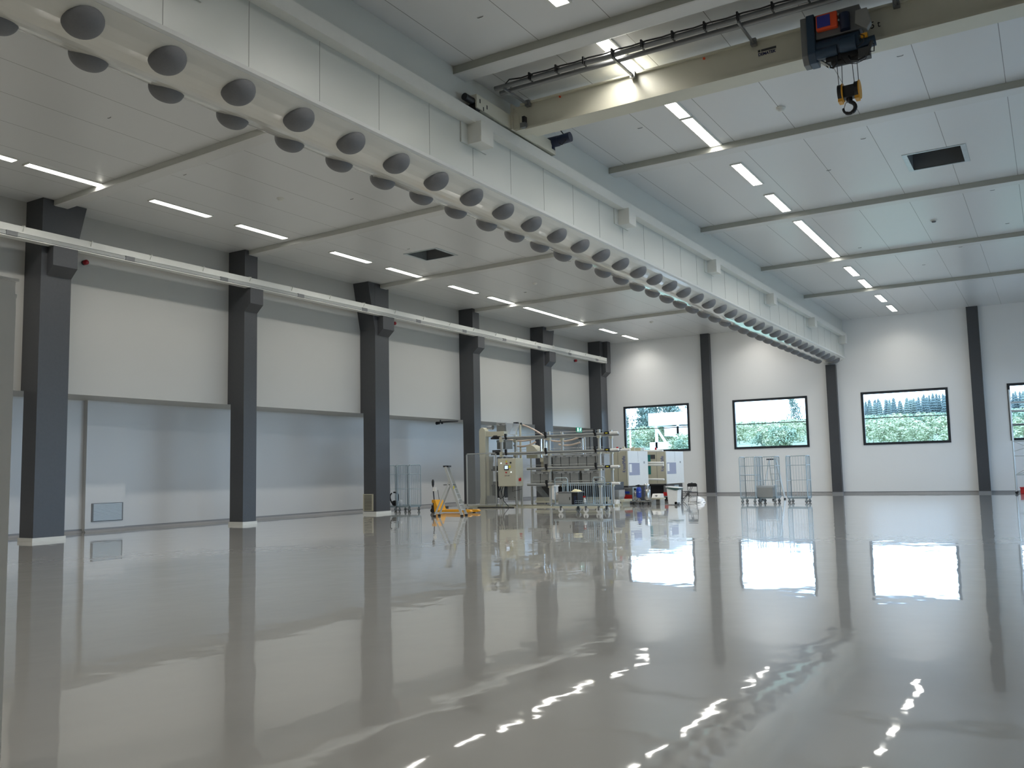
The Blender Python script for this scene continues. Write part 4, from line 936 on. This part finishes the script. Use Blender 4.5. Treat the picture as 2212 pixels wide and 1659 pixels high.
# white site building seen through the first window
wb = thing('site_building', 'white industrial shelter on posts outside the first window', 'building', (-43, 110, 0))
g0 = hz(-43,110)
MB().box(-45.4,-39.8,109,113,7.1,8.75).build('roof_band', 'site_white', wb)
MB().box(-43.3,-39.8,109.2,113,5.7,6.9).build('upper_wall', 'site_white', wb)
MB().box(-45.4,-39.8,109.2,113,g0-.5,4.95).build('base_wall', 'site_white', wb)
MB().box(-44.6,-44.3,109.2,109.5,g0,7.2).box(-41.6,-41.3,109.2,109.5,g0,7.2).obox((-44.3,109.3,6.6),(-43.0,109.3,4.6),.25,.25).build('posts', 'site_white', wb)
fl = MB().tube((-25.35,57.5,-.35),(-25.35,57.5,6.8),.06,8).build('flag_pole', 'site_white', None); tag(fl, 'thin white pole outside near the left side of the first window', 'pole')

# ------------------------------------------------------------------ daylight portals, world, camera
def portal(loc, rot, sx, sy):
    l = bpy.data.lights.new('portal', 'AREA'); l.shape = 'RECTANGLE'; l.size = sx; l.size_y = sy; l.cycles.is_portal = True
    o = bpy.data.objects.new('portal', l); C.objects.link(o); o.location = loc; o.rotation_euler = rot
for a, b in wins: portal(((a+b)/2, YB+.3, (WZ0+WZ1)/2), (R(-90),0,0), b-a, WZ1-WZ0)
for a, b in ry: portal((XR+.3, (a+b)/2, 3.4), (0,R(90),0), 4.4, b-a)

w = bpy.data.worlds.new('World'); bpy.context.scene.world = w; w.use_nodes = True; nt = w.node_tree
bg = nt.nodes['Background']; tc = nt.nodes.new('ShaderNodeTexCoord'); nz = nt.nodes.new('ShaderNodeTexNoise'); nz.inputs['Scale'].default_value = 2.5
nt.links.new(tc.outputs['Generated'], nz.inputs['Vector'])
mx = nt.nodes.new('ShaderNodeMix'); mx.data_type = 'RGBA'; mx.inputs[6].default_value = (.44,.65,1,1); mx.inputs[7].default_value = (.58,.76,1,1)
nt.links.new(nz.outputs['Fac'], mx.inputs[0]); nt.links.new(mx.outputs[2], bg.inputs['Color']); bg.inputs['Strength'].default_value = 7.5

f, yaw, pitch, roll = 1912.2927, R(-31.3168), R(5.6093), R(-1.252)
F = Vector((math.sin(yaw)*math.cos(pitch), math.cos(yaw)*math.cos(pitch), math.sin(pitch)))
Rt = F.cross(Vector((0,0,1))).normalized(); U = Rt.cross(F)
R2 = Rt*math.cos(roll)+U*math.sin(roll); U2 = -Rt*math.sin(roll)+U*math.cos(roll)
cam = bpy.data.cameras.new('camera'); co = bpy.data.objects.new('camera', cam); C.objects.link(co)
mw = Matrix((R2, U2, -F)).transposed().to_4x4(); mw.translation = Vector((0,0,1.6)); co.matrix_world = mw
cam.sensor_width = 36; cam.lens = f/2212*36; cam.clip_end = 1000; cam.clip_start = .05
bpy.context.scene.camera = co
s = bpy.context.scene
s.view_settings.view_transform = 'Standard'; s.view_settings.look = 'None'; s.view_settings.exposure = 0; s.view_settings.gamma = 1
s.cycles.use_denoising = True; s.cycles.sample_clamp_indirect = 8; s.cycles.max_bounces = 10; s.cycles.diffuse_bounces = 5; s.cycles.transparent_max_bounces = 16
s.cycles.caustics_reflective = False
